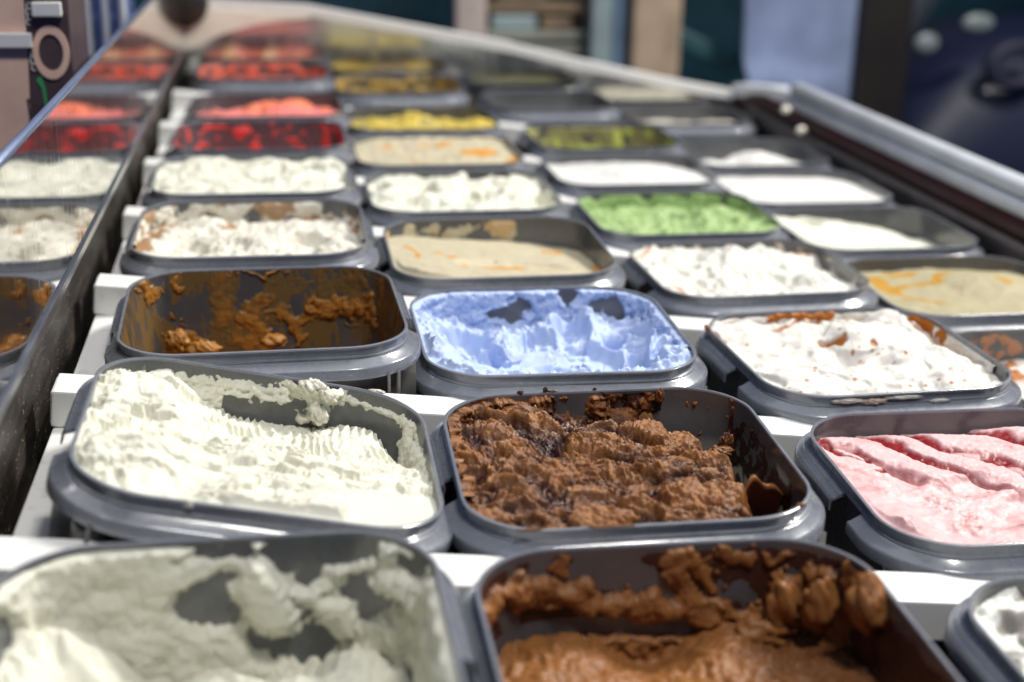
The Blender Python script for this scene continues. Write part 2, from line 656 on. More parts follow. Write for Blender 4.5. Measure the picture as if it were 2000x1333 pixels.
def tub_parts():
    v, f = loft(body_prof + body_out, closed_profile=False)
    n = len(_base)
    f = list(f)
    mi = (len(body_prof) - 1) * n
    f.append(tuple(range(mi, mi + n)))
    mo = len(body_prof) * n
    f.append(tuple(range(mo, mo + n))[::-1])
    TUBMESH['body'] = (v, f)
    lip = [(-.0086, -.0045), (-.0086, -.001), (-.007, .0016), (-.002, .002), (.0008, .0005), (.001, -.003), (-.0005, -.0052), (-.0055, -.0072), (-.0055, -.0265), (.001, -.030), (.001, -.034), (-.0057, -.036), (-.0057, -.0045)]
    TUBMESH['rim'] = loft(lip, closed_profile=True)
    sk = [(-.0018, -.0345), (.0045, -.0355), (.0065, -.0375), (.031, -.0515), (.0335, -.0505), (.0365, -.0525), (.0385, -.057), (.039, -.084), (.0345, -.084), (.034, -.0585), (.008, -.047), (-.0018, -.047)]
    x, y = _base[:, 0], _base[:, 1]
    TUBMESH['front_skirt'] = loft(sk, True, mask=(y < -.13))
    bs = [(-.0018, -.0345), (.0045, -.0355), (.0065, -.0375), (.011, -.041), (.0150, -.038), (.0180, -.044), (.0275, -.0505), (.0320, -.046), (.0365, -.0525), (.0385, -.057), (.039, -.084), (.0345, -.084), (.034, -.0585), (.008, -.047), (-.0018, -.047)]
    TUBMESH['back_skirt'] = loft(bs, True, mask=(y > -.06))
    # corner recess fins
    TUBMESH['rib'] = box(-.004, .004, -.022, .022, -.25, 0)


tub_parts()
_first = {}


def ribs(parent):
    for cx, cy, ang in ((W / 2 - .075, -D / 2 + .012, 0), (W / 2 - .045, -D / 2 + .026, 0), (W / 2 - .010, -D / 2 + .075, 1.4), (-W / 2 + .075, -D / 2 + .012, 0), (-W / 2 + .012, -D / 2 + .075, 1.4)):
        o = part('rib', parent)
        o.location = Vector((cx, cy - .006, -.079)) * S
        o.rotation_euler = (0, 0, ang)


def part(name, parent):
    if name not in _first:
        v, f = TUBMESH[name]
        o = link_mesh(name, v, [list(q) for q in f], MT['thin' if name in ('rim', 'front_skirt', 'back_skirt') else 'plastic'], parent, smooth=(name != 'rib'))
        _first[name] = o.data
        if name != 'rib':
            bm = bmesh.new()
            bm.from_mesh(o.data)
            bmesh.ops.recalc_face_normals(bm, faces=bm.faces[:])
            used = [vv for vv in bm.verts if not vv.link_faces]
            bmesh.ops.delete(bm, geom=used, context='VERTS')
            bm.to_mesh(o.data)
            bm.free()
            o.data.set_sharp_from_angle(angle=math.radians(38))
        return o
    return link_data(name, _first[name], parent)


TUBS = {}


def make_tub(key, label, x, y, z, yaw=0.0, rx=0.0, ry=0.0):
    M = pose(x, y, z, yaw, rx, ry)
    t = empty('ice_cream_tub', label, 'tub', 'grey ice cream tubs in the display', M)
    bo = part('body', t)
    for nme in ('rim', 'front_skirt', 'back_skirt'):
        part(nme, t)
    ribs(bo)
    TUBS[key] = M
    return t


# ------------------------------------------------------------------ ice cream builders
def inner_half(z):
    return W / 2 - WALL + shrink(z), D / 2 - WALL + shrink(z)


def heightfield(hfun, nr, na, extra=None):
    """surface filling the tub; hfun(x, y) gives height under the lip"""
    r = R - WALL
    outer = np.array(rrect(W / 2 - WALL, D / 2 - WALL, r, 24))
    # resample to na points by arc length
    d = np.linalg.norm(np.roll(outer, -1, 0) - outer, axis=1)
    cum = np.concatenate([[0], np.cumsum(d)])
    q = np.linspace(0, cum[-1], na, endpoint=False)
    oo = np.concatenate([outer, outer[:1]])
    px = np.interp(q, cum, oo[:, 0])
    py = np.interp(q, cum, oo[:, 1])
    s = np.linspace(0, 1, nr + 1)[1:]
    X = s[:, None] * px[None, :]
    Y = s[:, None] * py[None, :]
    H, MIX = hfun(X, Y)
    H = np.clip(H, -TDEP + .03, .09)
    ed = ss(.90, .985, s)[:, None]
    H = np.minimum(H, .03 * (1 - ed) - .004 * ed + .05 * (1 - ss(.8, .9, s)[:, None]))
    sc = 1 - DRAFT * np.clip(-H, 0, 1) / (W / 2) * 0.98
    Xw, Yw = X * sc, Y * sc
    V = np.stack([Xw, Yw, H], -1).reshape(-1, 3)
    c, cm = hfun(np.zeros((1, 1)), np.zeros((1, 1)))
    V = np.concatenate([V, [[0, 0, float(c[0, 0])]]])
    mix = np.concatenate([MIX.ravel(), [float(cm[0, 0])]])
    # skirt down into the tub so that the mass is solid
    low = np.stack([px * .9, py * .9, np.full(na, -TDEP + .02)], -1)
    V = np.concatenate([V, low])
    mix = np.concatenate([mix, MIX[-1]])
    i = np.arange(nr - 1)[:, None]
    j = np.arange(na)[None, :]
    j2 = (j + 1) % na
    F = np.stack([i * na + j, (i + 1) * na + j, (i + 1) * na + j2, i * na + j2], -1).reshape(-1, 4)
    F = F[:, ::-1]
    jj = np.arange(na)
    cidx = nr * na
    F2 = np.stack([np.full(na, cidx), np.full(na, cidx), jj, (jj + 1) % na], -1)
    F3 = np.stack([(nr - 1) * na + jj, (nr - 1) * na + (jj + 1) % na, cidx + 1 + (jj + 1) % na, cidx + 1 + jj], -1)[:, ::-1]
    tri = [(cidx, int(a), int((a + 1) % na)) for a in jj]
    return V, np.concatenate([F, F3]), tri, mix


HB = W / 2 - R
QC = R * math.pi / 2


def wallsheet(tfun, q0, q1, z0, z1, nq, nz):
    """residue on the inner wall: q runs along the wall (0 = middle of the back wall), thickness tfun(q, z)"""
    q = np.linspace(q0, q1, nq)
    z = np.linspace(z0, z1, nz)
    Q, Z = np.meshgrid(q, z)
    T, MIX = tfun(Q, Z)
    a = np.abs(Q)
    sg = np.sign(Q)
    r = R - WALL
    ax, by = W / 2 - WALL, D / 2 - WALL
    hb = ax - r
    phi = np.clip((a - hb) / r, 0, math.pi / 2)
    side = np.clip(a - hb - r * math.pi / 2, 0, None)
    X = np.where(a < hb, a, hb + r * np.sin(phi))
    Y = np.where(a < hb, by, by - r + r * np.cos(phi)) - side
    NX = np.sin(phi)
    NY = np.cos(phi)
    off = DRAFT * (-Z)
    T2 = np.clip(T, -.0018, .2)
    X = X - NX * (off + T2)
    Y = Y - NY * (off + T2)
    V = np.stack([X * sg, Y, Z], -1).reshape(-1, 3)
    i = np.arange(nz - 1)[:, None]
    j = np.arange(nq - 1)[None, :]
    F = np.stack([i * nq + j, i * nq + j + 1, (i + 1) * nq + j + 1, (i + 1) * nq + j], -1).reshape(-1, 4)
    tv = T.ravel()
    keep = tv[F].max(1) > -.0008
    F = F[keep]
    used = np.unique(F)
    remap = -np.ones(len(V), int)
    remap[used] = np.arange(len(used))
    return V[used], remap[F], MIX.ravel()[used]


def blob(cx, cy, cz, rx, ry, rz, seed, amp=.25, f=2.0, sub=4):
    """a lumpy crumb"""
    bm = bmesh.new()
    bmesh.ops.create_icosphere(bm, subdivisions=sub, radius=1)
    P = np.array([v.co[:] for v in bm.verts])
    Fc = np.array([[v.index for v in f_.verts] for f_ in bm.faces])
    bm.free()
    nn = fbm(P[:, 0] * f + P[:, 2] * f * .7, P[:, 1] * f - P[:, 2] * f * .6, 1.0, 4, seed)
    P = P * (1 + amp * nn)[:, None]
    return P * np.array([rx, ry, rz]) + np.array([cx, cy, cz]), Fc


def ice(key, label, mat, hf=None, res=(110, 460), sheets=(), blobs=(), cat='ice cream'):
    Vs, Qs, Ts, Ms = [], [], [], []
    nv = 0
    if hf is not None:
        V, F, tri, mix = heightfield(hf, *res)
        Vs.append(V)
        Qs.append(F)
        Ts.append(np.array(tri))
        Ms.append(mix)
        nv += len(V)
    for sh in sheets:
        V, F, mix = wallsheet(*sh)
        if len(F) == 0:
            continue
        Vs.append(V)
        Qs.append(F + nv)
        Ms.append(mix)
        nv += len(V)
    for bl in blobs:
        V, F = blob(*bl[0])
        Vs.append(V)
        Ts.append(F + nv)
        Ms.append(np.full(len(V), bl[1]))
        nv += len(V)
    V = np.concatenate(Vs)
    mix = np.concatenate(Ms)
    faces = []
    q = np.concatenate(Qs) if Qs else np.zeros((0, 4), int)
    t = np.concatenate(Ts) if Ts else np.zeros((0, 3), int)
    me = bpy.data.meshes.new('ice_cream')
    me.vertices.add(len(V))
    me.vertices.foreach_set('co', (V * S).ravel())
    nl = q.size + t.size
    me.loops.add(nl)
    me.loops.foreach_set('vertex_index', np.concatenate([q.ravel(), t.ravel()]).astype(np.int32))
    me.polygons.add(len(q) + len(t))
    me.polygons.foreach_set('loop_start', np.concatenate([np.arange(len(q)) * 4, q.size + np.arange(len(t)) * 3]).astype(np.int32))
    me.polygons.foreach_set('loop_total', np.concatenate([np.full(len(q), 4), np.full(len(t), 3)]).astype(np.int32))
    me.update(calc_edges=True)
    me.polygons.foreach_set('use_smooth', np.ones(len(me.polygons), dtype=bool))
    a = me.attributes.new('mix', 'FLOAT', 'POINT')
    a.data.foreach_set('value', np.clip(mix, 0, 1).astype(np.float32))
    me.validate()
    me.materials.append(mat)
    o = link_data('ice_cream', me)
    o.matrix_world = TUBS[key]
    tag(o, label, cat, 'ice creams in the tubs')
    return o


# ------------------------------------------------------------------ ice cream materials
vanilla = ice_mat('vanilla_ice_cream', (0.80, 0.795, 0.665), (0.74, 0.72, 0.58), 0.42, 0.25)
whitecr = ice_mat('white_ice_cream', (0.76, 0.75, 0.71), (0.62, 0.55, 0.42), 0.45, 0.25)
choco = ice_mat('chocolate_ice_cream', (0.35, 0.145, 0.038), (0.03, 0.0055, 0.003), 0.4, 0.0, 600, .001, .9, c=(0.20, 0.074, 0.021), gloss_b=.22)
chocs = ice_mat('soft_chocolate_ice_cream', (0.285, 0.118, 0.037), (0.055, 0.021, 0.013), 0.34, 0.0, 500, .0006, .6, gloss_b=.3)
caram = ice_mat('caramel_residue', (0.40, 0.17, 0.032), (0.17, 0.105, 0.04), 0.1, 0.0, 450, .0007, .7, gloss_b=.35)
bluec = ice_mat('blue_ice_cream', (0.52, 0.63, 0.88), (0.24, 0.36, 0.74), 0.42, 0.25)
sauce = ice_mat('caramel_ripple_ice_cream', (0.76, 0.735, 0.67), (0.36, 0.115, 0.012), 0.45, 0.2, gloss_b=.28)
pink = ice_mat('strawberry_ice_cream', (0.82, 0.53, 0.52), (0.24, 0.010, 0.010), 0.4, 0.2, gloss_b=.1)
greenc = ice_mat('green_ice_cream', (0.36, 0.50, 0.21), (0.22, 0.36, 0.10), 0.4, 0.15)
beige = ice_mat('beige_ice_cream', (0.58, 0.52, 0.36), (0.62, 0.27, 0.02), 0.45, 0.15, gloss_b=.42)
redc = ice_mat('red_sorbet', (0.80, 0.10, 0.09), (0.42, 0.012, 0.014), 0.3, 0.0)
orange = ice_mat('orange_red_sorbet', (0.88, 0.27, 0.24), (0.86, 0.24, 0.13), 0.3, 0.0)
yellow = ice_mat('yellow_sorbet', (0.66, 0.50, 0.10), (0.36, 0.32, 0.13), 0.35, 0.0)
olive = ice_mat('olive_residue', (0.33, 0.31, 0.14), (0.52, 0.58, 0.12), 0.35, 0.0)
chips = ice_mat('chocolate_chip_ice_cream', (0.86, 0.87, 0.80), (0.09, 0.07, 0.05), 0.45, 0.1)

# ------------------------------------------------------------------ tubs
LBL = dict(
    A0='grey tub of scraped vanilla at bottom left corner', A1='tilted grey tub of combed vanilla beside the mirror', A2='nearly empty grey tub smeared with brown caramel',
    A3='grey tub of white ice cream with brown traces at its rim', A4='grey tub filled to the rim with dented white cream', A5='grey tub of deep red sorbet',
    A6='grey tub of orange-red sorbet', A7='farthest grey tub of red sorbet by the end panel',
    B0='grey tub of scraped smooth chocolate at bottom edge', B1='grey tub of crumbly chocolate ice cream', B2='grey tub of pale blue ice cream', B3='grey tub of beige ice cream with orange swirl',
    B4='grey tub of pale cream with dark holes', B5='grey tub of beige ice cream with caramel patches', B6='grey tub of yellow sorbet', B7='farthest grey tub with yellow-brown contents',
    C0='grey tub of chip ice cream cut by bottom right corner', C1='grey tub of pink strawberry ripple', C2='grey tub of white ice cream with caramel edges', C3='grey tub of fluffy white ice cream before the green one',
    C4='grey tub of green ice cream', C5='grey tub of smooth snow white ice cream behind the green one', C6='nearly empty grey tub with olive green traces', C7='farthest dark olive tub by the end panel',
    D2='grey tub with amber sauce cut by the right edge', D3='grey tub of beige ice cream with amber patches at right', D4='grey tub of pale cream beside the dark seal', D5='grey tub of level white ice cream beside the dark seal',
    D6='grey tub with a white mound beside the knobs', D7='farthest off-white tub in the right row')
POS = dict(
    A0=(.474, -.438, .046, .002, .019, 0), A1=(.555, .538, .037, -.008, .026, .206), A2=(.552, 1.564, .043, .022, .019, 0), A3=(.507, 2.553, .052, -.01, .02, 0),
    A4=(.50, 3.53, .045, 0, 0, 0), A5=(.53, 4.47, .045, 0, 0, 0), A6=(.56, 5.42, .04, 0, 0, 0), A7=(.54, 6.87, .03, 0, 0, 0),
    B0=(1.386, -.412, -.039, -.004, .023, .01), B1=(1.429, .542, -.05, -.025, .022, -.01), B2=(1.44, 1.548, -.051, 0, .028, .011), B3=(1.431, 2.577, -.052, 0, .028, -.005),
    B4=(1.42, 3.57, -.052, 0, .01, 0), B5=(1.415, 4.52, -.052, 0, 0, 0), B6=(1.44, 5.50, -.055, 0, 0, 0), B7=(1.42, 6.85, -.06, 0, 0, 0),
    C0=(2.44, -.45, -.155, 0, .02, 0), C1=(2.461, .555, -.163, -.027, .025, 0), C2=(2.469, 1.531, -.154, .044, .014, .004), C3=(2.455, 2.62, -.175, .018, 0, -.008),
    C4=(2.41, 3.50, -.158, 0, .01, 0), C5=(2.42, 4.48, -.158, 0, 0, 0), C6=(2.49, 5.43, -.16, 0, 0, 0), C7=(2.43, 6.80, -.165, 0, 0, 0),
    D2=(3.36, 1.56, -.262, 0, .01, 0), D3=(3.38, 2.58, -.265, 0, .01, 0), D4=(3.39, 3.56, -.268, 0, 0, 0), D5=(3.37, 4.47, -.268, 0, 0, 0), D6=(3.40, 5.43, -.27, 0, 0, 0), D7=(3.40, 6.86, -.28, 0, 0, 0))
for k in POS:
    make_tub(k, LBL[k], *POS[k])


# ------------------------------------------------------------------ contents, near tubs
def strokes(q, z, L, warp=.012, seed=1, wf=18, RS=1.0):
    """union of capsule strokes (q0, z0, q1, z1, radius, thickness)"""
    wq = q + warp * fbm(q, z, wf, 3, seed)
    wz = z + warp * fbm(q, z, wf, 3, seed + 9)
    T = np.full(q.shape, -.02)
    for q0, z0, q1, z1, r, h in L:
        d = seg(wq, wz, q0, z0, q1, z1) / (r * RS)
        T = np.maximum(T, np.where(d < 1, h * np.sqrt(np.clip(1 - d * d, 0, 1)), -.01 * (d - 1)))
    return T


def hf_A1(x, y):
    wx = x + .05 * fbm(x, y, 5, 3, 2)
    k = ss(-.24, -.03, wx + .1 * (y - .1))
    left = -.034 - .035 * ss(.2, .39, y) + .026 * fbm(x, y, 5, 3, 3) + .012 * bump(x, y, -.3, .2, .12, .14) - .035 * bump(x, y, -.13, .1, .07, .05) - .03 * bump(x, y, -.25, .02, .09, .03, .5)
    right = -.066 - .17 * y + .03 * bump(x, y, .27, .3, .1, .12) - .05 * ss(.3, .4, x) * ss(0, .35, y)
    h = left * (1 - k) + right * k
    comb = np.sin(2 * np.pi * (x + .026 * fbm(x, y, 6, 3, 5) + .1 * x * y) / .023)
    cm = k * ss(.02, .16, y + .03 * fbm(x, y, 9, 2, 8))
    h = h + .009 * (np.abs(comb) ** .6 * np.sign(comb)) * cm * np.clip(0.55 + 1.1 * fbm(x, y, 9, 3, 4), 0, 1.2)
    fur = ridged(x * 1.0, y * .35, 60, 3, 12)
    h = h + .004 * fur * cm * ss(.22, .36, y)
    wx2, wy2 = x + .04 * fbm(x, y, 6, 3, 71), y + .04 * fbm(x, y, 6, 3, 73)
    torn = fbm(wx2 * .8, wy2 * 1.7, 8, 5, 21)
    tm = ss(-.2, .35, fbm(x, y, 4.5, 2, 61))
    h = h + (.030 * ss(-.04, .05, torn) * tm * (1 - .8 * k) + .016 * ss(-.05, .02, torn) * k) * (1 - cm)
    h = h + .007 * ridged(wx2, wy2 * 1.6, 22, 4, 31) * (1 - cm) * ss(-.1, .3, fbm(x, y, 7, 2, 35)) + .0022 * fbm(x, y, 60, 2, 33)
    # torn terrace across the middle and the smooth slab at the front right
    ter = fbm(x * .7, y * 1.6, 7, 3, 44)
    h = h + .02 * ss(.0, .12, ter) * bump(x, y, .05, -.08, .3, .14) + .03 * bump(x, y, -.03, -.06, .05, .05)
    slab = ss(.17, .2, x + .02 * fbm(x, y, 10, 2, 3)) * ss(-.14, -.18, y)
    h = h * (1 - slab) + slab * (-.026 - .06 * (y + .2) + .03 * (x - .3))
    h = h + .012 * ss(-.36, -.40, x) * (fbm(x, y, 25, 3, 2) - .2)
    return h, np.zeros_like(x)


def sh_A1(q, z):
    n = fbm(q, z, 24, 4, 3)
    band = .0045 - np.abs(z + .042 - .006 * np.sin(q * 9)) * .42
    band = band + .006 * n
    band = np.where(q > .22, band - .0035, band)
    T = np.maximum(band, strokes(q, z, [(.10, -.006, .17, -.03, .035, .03), (.16, -.03, .15, -.085, .028, .035), (.12, -.1, .15, -.085, .018, .015), (-.08, -.06, .05, -.052, .014, .014), (.44, -.05, .47, -.15, .03, .014), (.52, -.1, .62, -.12, .05, .012)], .02, 5, 24))
    left = np.where(q < -.1, .012 - np.abs(z + .085) * .3 + .008 * n, -.02)
    side = np.where(np.abs(q) > .55, .008 + .012 * n - .03 * ss(-.06, 0, z), -.02)
    T = np.maximum(np.maximum(T, left), side) + .002 * ridged(q, z, 50, 3, 4)
    return T, np.zeros_like(q)


ice('A1', 'vanilla ice cream with combed scoop marks in tilted tub', vanilla, hf_A1, (150, 620), [(sh_A1, -.92, .92, -.26, -.004, 760, 96)],
    [((.30, .402, .0, .02, .004, .005, 31, .5, 2.2), 0), ((-.15, -.403, -.004, .012, .006, .008, 32, .5, 2.2), 0), ((.13, .37, -.004, .035, .02, .02, 3, .5, 2.2), 0), ((.17, .35, -.012, .022, .02, .016, 5, .5, 2.2), 0), ((.155, .345, -.07, .022, .02, .024, 8, .5, 2.2), 0), ((-.02, -.06, -.04, .05, .04, .03, 9, .4, 2.4), 0)])


def hf_B1(x, y):
    rx = .30 - .12 * ss(.1, .4, y) + .02 * fbm(x, y, 6, 3, 4)
    edge = ss(rx - .03, rx + .10, x)
    h = -.035 - .03 * ss(-.2, .3, x) + .0 * y - .035 * ss(.0, .38, y) * ss(-.35, .1, x)
    h = h - .30 * edge
    wx, wy = x + .035 * fbm(x, y, 9, 4, 51), y + .035 * fbm(x, y, 9, 4, 53)
    b1 = np.abs(pn(wx * 6.5 + wy * 2, wy * 10, 3)) * 1.6
    b2 = np.abs(pn(wx * 15 + wy * 5, wy * 25, 13)) * 1.6
    b3 = np.abs(fbm(wx + .3 * wy, wy * 1.7, 34, 3, 23, .6))
    det = .044 * np.minimum(b1, .8) + .022 * np.minimum(b2, .8) + .011 * b3 + .010 * fbm(x, y, 5, 2, 63)
    h = h - .022 + det
    h = h + .03 * bump(x, y, -.25, -.12, .1, .14) - .045 * bump(x, y, -.2, .12, .08, .03, -.4) - .05 * bump(x, y, -.05, .06, .16, .02, -.35) - .035 * bump(x, y, .05, -.08, .1, .02, -.2) + .02 * bump(x, y, .16, -.02, .07, .05)
    sl = bowl(x, y, .15, .03, .05, .05, .3) ** .5
    h = h * (1 - .7 * sl) + .7 * sl * (-.045)
    dark = np.clip(1.45 - 1.5 * (b1 ** .7) - .55 * b2 - .25 * b3 + .25 * ss(.0, .35, y), 0, 1)  # crevice shade put into the colour, stronger towards the back
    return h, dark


def sh_B1(q, z):
    n = fbm(q, z, 20, 4, 7)
    top = np.where(q < .06, .016 - np.abs(z + .06) * .25, -.02) + .018 * n
    top = np.where(q < -.05, top + .01, top) + .006 * ridged(q, z, 40, 3, 2)
    hole = ell(q, z, -.06, -.05, .075, .04)
    top = np.where(hole < 1.25, top - .035 * np.clip(1.25 - hole, 0, 1) * 1.6, top)
    top = np.where(z > -.014 + .01 * n, np.minimum(top, -.002 + .012 * n), top)
    drip = strokes(q, z, [(.06, -.008, .20, -.008, .018, .018), (.12, -.008, .125, -.07, .03, .022), (.15, -.02, .17, -.05, .03, .012), (.1, -.09, .13, -.12, .03, .02), (-.1, -.0, -.1, -.03, .008, .01)], .022, 6, 26)
    side = np.where(q > .42, .004 * n + .0004 - .005 * ss(-.08, 0, z), -.02)
    T = np.maximum(np.maximum(top, drip + .006 * n * (drip > 0)), side)
    mix = np.where(side >= T - 1e-9, 1.0, ss(-.1, .4, -n) * .5)
    mix = np.where(drip >= T - 1e-3, .93, mix)
    return T, mix


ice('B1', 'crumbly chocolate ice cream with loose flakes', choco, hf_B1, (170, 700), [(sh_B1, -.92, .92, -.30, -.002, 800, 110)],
    [((-.19, .402, .003, .008, .005, .006, 21, .5, 2.4), .9), ((-.12, .404, .003, .006, .004, .012, 22, .5, 2.4), .9), ((-.1, .403, .001, .014, .004, .005, 23, .5, 2.4), .8), ((.02, .404, .002, .005, .004, .006, 24, .5, 2.4), .9), ((.36, -.35, .002, .012, .006, .004, 25, .5, 2.4), .3), ((-.28, -.40, .002, .03, .004, .003, 26, .5, 2.4), .2), ((-.1, -.404, .002, .05, .004, .003, 27, .5, 2.4), .2), ((.335, .17, -.075, .018, .012, .03, 3, .5, 2.4), .6), ((.31, .15, -.085, .03, .015, .012, 5, .5, 2.4), .2), ((.2, .38, -.015, .012, .01, .02, 7, .4, 2), .5)])
# the broken slab standing at the front right of the chocolate
def slab_mesh():
    V, F = [], []
    n1, n2 = 18, 14
    for layer in (0, 1):
        for i in range(n1):
            for j in range(n2):
                u, v = i / (n1 - 1), j / (n2 - 1)
                x = .22 + .19 * u
                top = -.085 + .055 * math.exp(-((u - .55) / .22) ** 2) + .012 * math.sin(17 * u)
                z = -.24 + (top + .24) * v
                y = -.10 + .05 * u - .10 * v * (1 - .3 * u) + .02 * math.sin(3 * u) + (.016 if layer else 0)
                V.append((x, y, z))
    for i in range(n1 - 1):
        for j in range(n2 - 1):
            a = i * n2 + j
            F.append([a, a + 1, a + n2 + 1, a + n2])
            b = a + n1 * n2
            F.append([b + n2, b + n2 + 1, b + 1, b])
    o = n1 * n2
    for i in range(n1 - 1):
        a = i * n2 + n2 - 1
        F.append([a, a + o, a + o + n2, a + n2])
    for j in range(n2 - 1):
        F.append([j, j + o, j + 1 + o, j + 1])
        a = (n1 - 1) * n2 + j
        F.append([a + 1, a + 1 + o, a + o, a])
    return V, F


v, f = slab_mesh()
o = link_mesh('chocolate_shard', v, f, chocs, smooth=True, attr=np.full(len(v), .15))
o.matrix_world = TUBS['B1']
tag(o, 'smooth broken chocolate shard at the right of crumbly chocolate', 'chocolate')


def hf_A2(x, y):
    h = -.36 + .03 * fbm(x, y, 8, 4, 3)
    return h, ss(.1, .5, fbm(x, y, 9, 2, 3)) * .4


A2S = [(-.13, -.005, -.14, -.10, .055, .006), (-.14, -.10, -.09, -.24, .045, .008), (-.06, -.24, -.01, -.25, .05, .012), (-.03, -.12, -.05, -.2, .03, .010), (-.05, -.17, .0, -.20, .035, .016),
       (-.03, -.13, .02, -.09, .02, .008), (.0, -.15, .08, -.155, .02, .008), (.08, -.16, .12, -.23, .03, .014), (.12, -.22, .115, -.235, .028, .018), (.12, -.19, .20, -.155, .02, .012),
       (.16, -.135, .30, -.14, .030, .024), (.26, -.15, .38, -.12, .028, .018), (.36, -.11, .41, -.18, .035, .012), (.2, -.01, .22, -.1, .04, .004), (.3, -.01, .33, -.12, .05, .006),
       (-.27, -.035, -.265, -.045, .014, .014), (-.39, -.03, -.37, -.06, .03, .010), (-.34, -.05, -.335, -.07, .015, .010), (-.45, -.02, -.44, -.03, .012, .010),
       (-.30, -.14, -.295, -.165, .010, .010), (-.25, -.16, -.25, -.18, .006, .008), (-.32, -.22, -.22, -.25, .035, .018), (-.26, -.25, -.16, -.26, .03, .014),
       (-.02, -.005, .07, -.015, .010, .012), (-.1, -.002, .02, -.006, .007, .008), (.18, -.19, .2, -.2, .006, .006), (.27, -.21, .33, -.2, .008, .004), (.05, -.05, .15, -.06, .02, .003), (.44, -.04, .50, -.2, .05, .006), (.5, -.1, .56, -.25, .03, .005)]


def sh_A2(q, z):
    n = fbm(q, z, 26, 4, 3)
    T = strokes(q, z, A2S, .030, 2, 18, .85)
    T = np.where(T > 0, T * .62, T)
    film = np.where(T > .0, T, T)
    drag = fbm(q, z * .12, 55, 3, 5)
    T = np.where(T > 0, T + .5 * T * n + .0018 * drag, T + .002 * n)
    edge = np.where(np.abs(q) > .52, .0025 * drag - .0006 + .003 * fbm(q, z * .25, 30, 3, 8), -.02)
    T = np.maximum(T, edge)
    # thin haze dragged by the spatula
    haze = .0016 * ss(-.12, .06, fbm(q * 1.2, z * .7, 8, 4, 12) + .45 * drag) - .0004 - .003 * ss(.34, .52, np.abs(q + .08)) * (q < 0)
    T = np.maximum(T, haze)
    mix = 1 - ss(.0022, .007, T)
    return T, mix


ice('A2', 'brown caramel residue smeared on the walls of nearly empty tub', caram, hf_A2, (80, 300), [(sh_A2, -.92, .92, -.34, -.001, 1000, 150)],
    [((-.28, .27, -.20, .035, .03, .035, 4, .5, 2.6), 0), ((-.2, .25, -.225, .05, .03, .025, 6, .5, 2.6), 0), ((.03, .3, -.22, .04, .03, .02, 9, .4, 2.6), 0)])


def hf_B2(x, y):
    wx = x + .02 * fbm(x, y, 7, 3, 2)
    wy = y + .02 * fbm(x, y, 7, 3, 6)
    d = np.hypot(x / .41, y / .40)
    h = -.10 + .062 * ss(.62, 1.0, d) * ss(.25, -.1, y - .25 * np.abs(x)) + .02 * fbm(x, y, 4, 3, 4)
    h = h + .03 * ss(-.1, -.38, x) * ss(.0, 1, d)
    h = h - .03 * ss(.15, .4, y)
    for cx, cy, rx, ry, a, dp in ((-.25, .16, .12, .13, .3, .085), (-.20, -.03, .10, .07, -.5, .05), (.0, .12, .10, .11, 0, .055), (.15, .02, .10, .16, .2, .05), (.24, -.16, .12, .12, -.3, .05), (-.02, -.2, .12, .12, .2, .04), (.3, .12, .08, .12, .3, .05), (.13, .22, .07, .12, 0, .055), (-.14, -.24, .1, .08, .1, .035)):
        b_ = bowl(wx, wy, cx, cy, rx, ry, a)
        h = h - dp * ss(0, .55, b_)
    h = h + .05 * bump(x, y, .07, .30, .035, .09) + .05 * bump(x, y, .2, .32, .03, .09)
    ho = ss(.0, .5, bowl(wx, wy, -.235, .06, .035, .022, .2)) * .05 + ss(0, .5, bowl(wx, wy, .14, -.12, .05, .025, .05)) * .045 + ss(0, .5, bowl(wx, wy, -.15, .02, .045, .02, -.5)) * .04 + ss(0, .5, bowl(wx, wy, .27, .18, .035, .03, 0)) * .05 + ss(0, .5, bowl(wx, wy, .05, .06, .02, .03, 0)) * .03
    h = h - ho
    rough = ss(-.1, .5, fbm(x, y, 5, 3, 15) + .35 * ss(.6, 1, d))
    h = h + .016 * rough * ridged(wx, wy, 15, 4, 8) + .012 * (ss(-.04, .04, fbm(wx, wy, 8, 3, 77)) - .5) + .004 * fbm(x, y, 45, 3, 6) * rough + .0025 * fbm(x, y, 20, 3, 9)
    # upright torn flake at the right
    fl = ss(.012, .0, np.abs(wx - .325 - .12 * (y + .1))) * ss(.16, .1, np.abs(y + .11))
    h = h + .055 * fl - .045 * ss(0, .6, bowl(wx, wy, .285, -.1, .04, .12, .1))
    return h, np.clip(ho * 12, 0, .5)  # hollows tinted deeper blue, their shade put into the colour


def sh_B2(q, z):
    n = fbm(q, z, 16, 4, 3)
    T = .014 + .012 * n - .05 * ss(-.012, .0, z)
    for cq, cz, rq, rz in ((-.03, -.075, .04, .045), (-.09, -.085, .05, .02), (.145, -.035, .022, .03), (.29, -.06, .05, .04), (.33, -.085, .04, .025)):
        d = ell(q + .02 * fbm(q, z, 20, 3, 5), z + .012 * fbm(q, z, 20, 3, 9), cq, cz, rq, rz)
        d = d + .14 * fbm(q, z * .7, 30, 3, 29)
        T = np.where(d < 1.4, T - .035 * np.clip(1.4 - d, 0, 1.2), T)
    T = T + .004 * ridged(q, z, 26, 4, 2) + .006 * (ss(-.04, .04, fbm(q, z, 14, 3, 88)) - .4) * (T > 0)
    T = np.where(np.abs(q) > .45, np.maximum(T, .010 + .010 * n - .05 * ss(-.015, 0, z)), T)
    return T, np.zeros_like(q)


ice('B2', 'pale blue ice cream with torn scoop hollows', bluec, hf_B2, (150, 620), [(sh_B2, -.92, .92, -.24, -.004, 760, 90)])


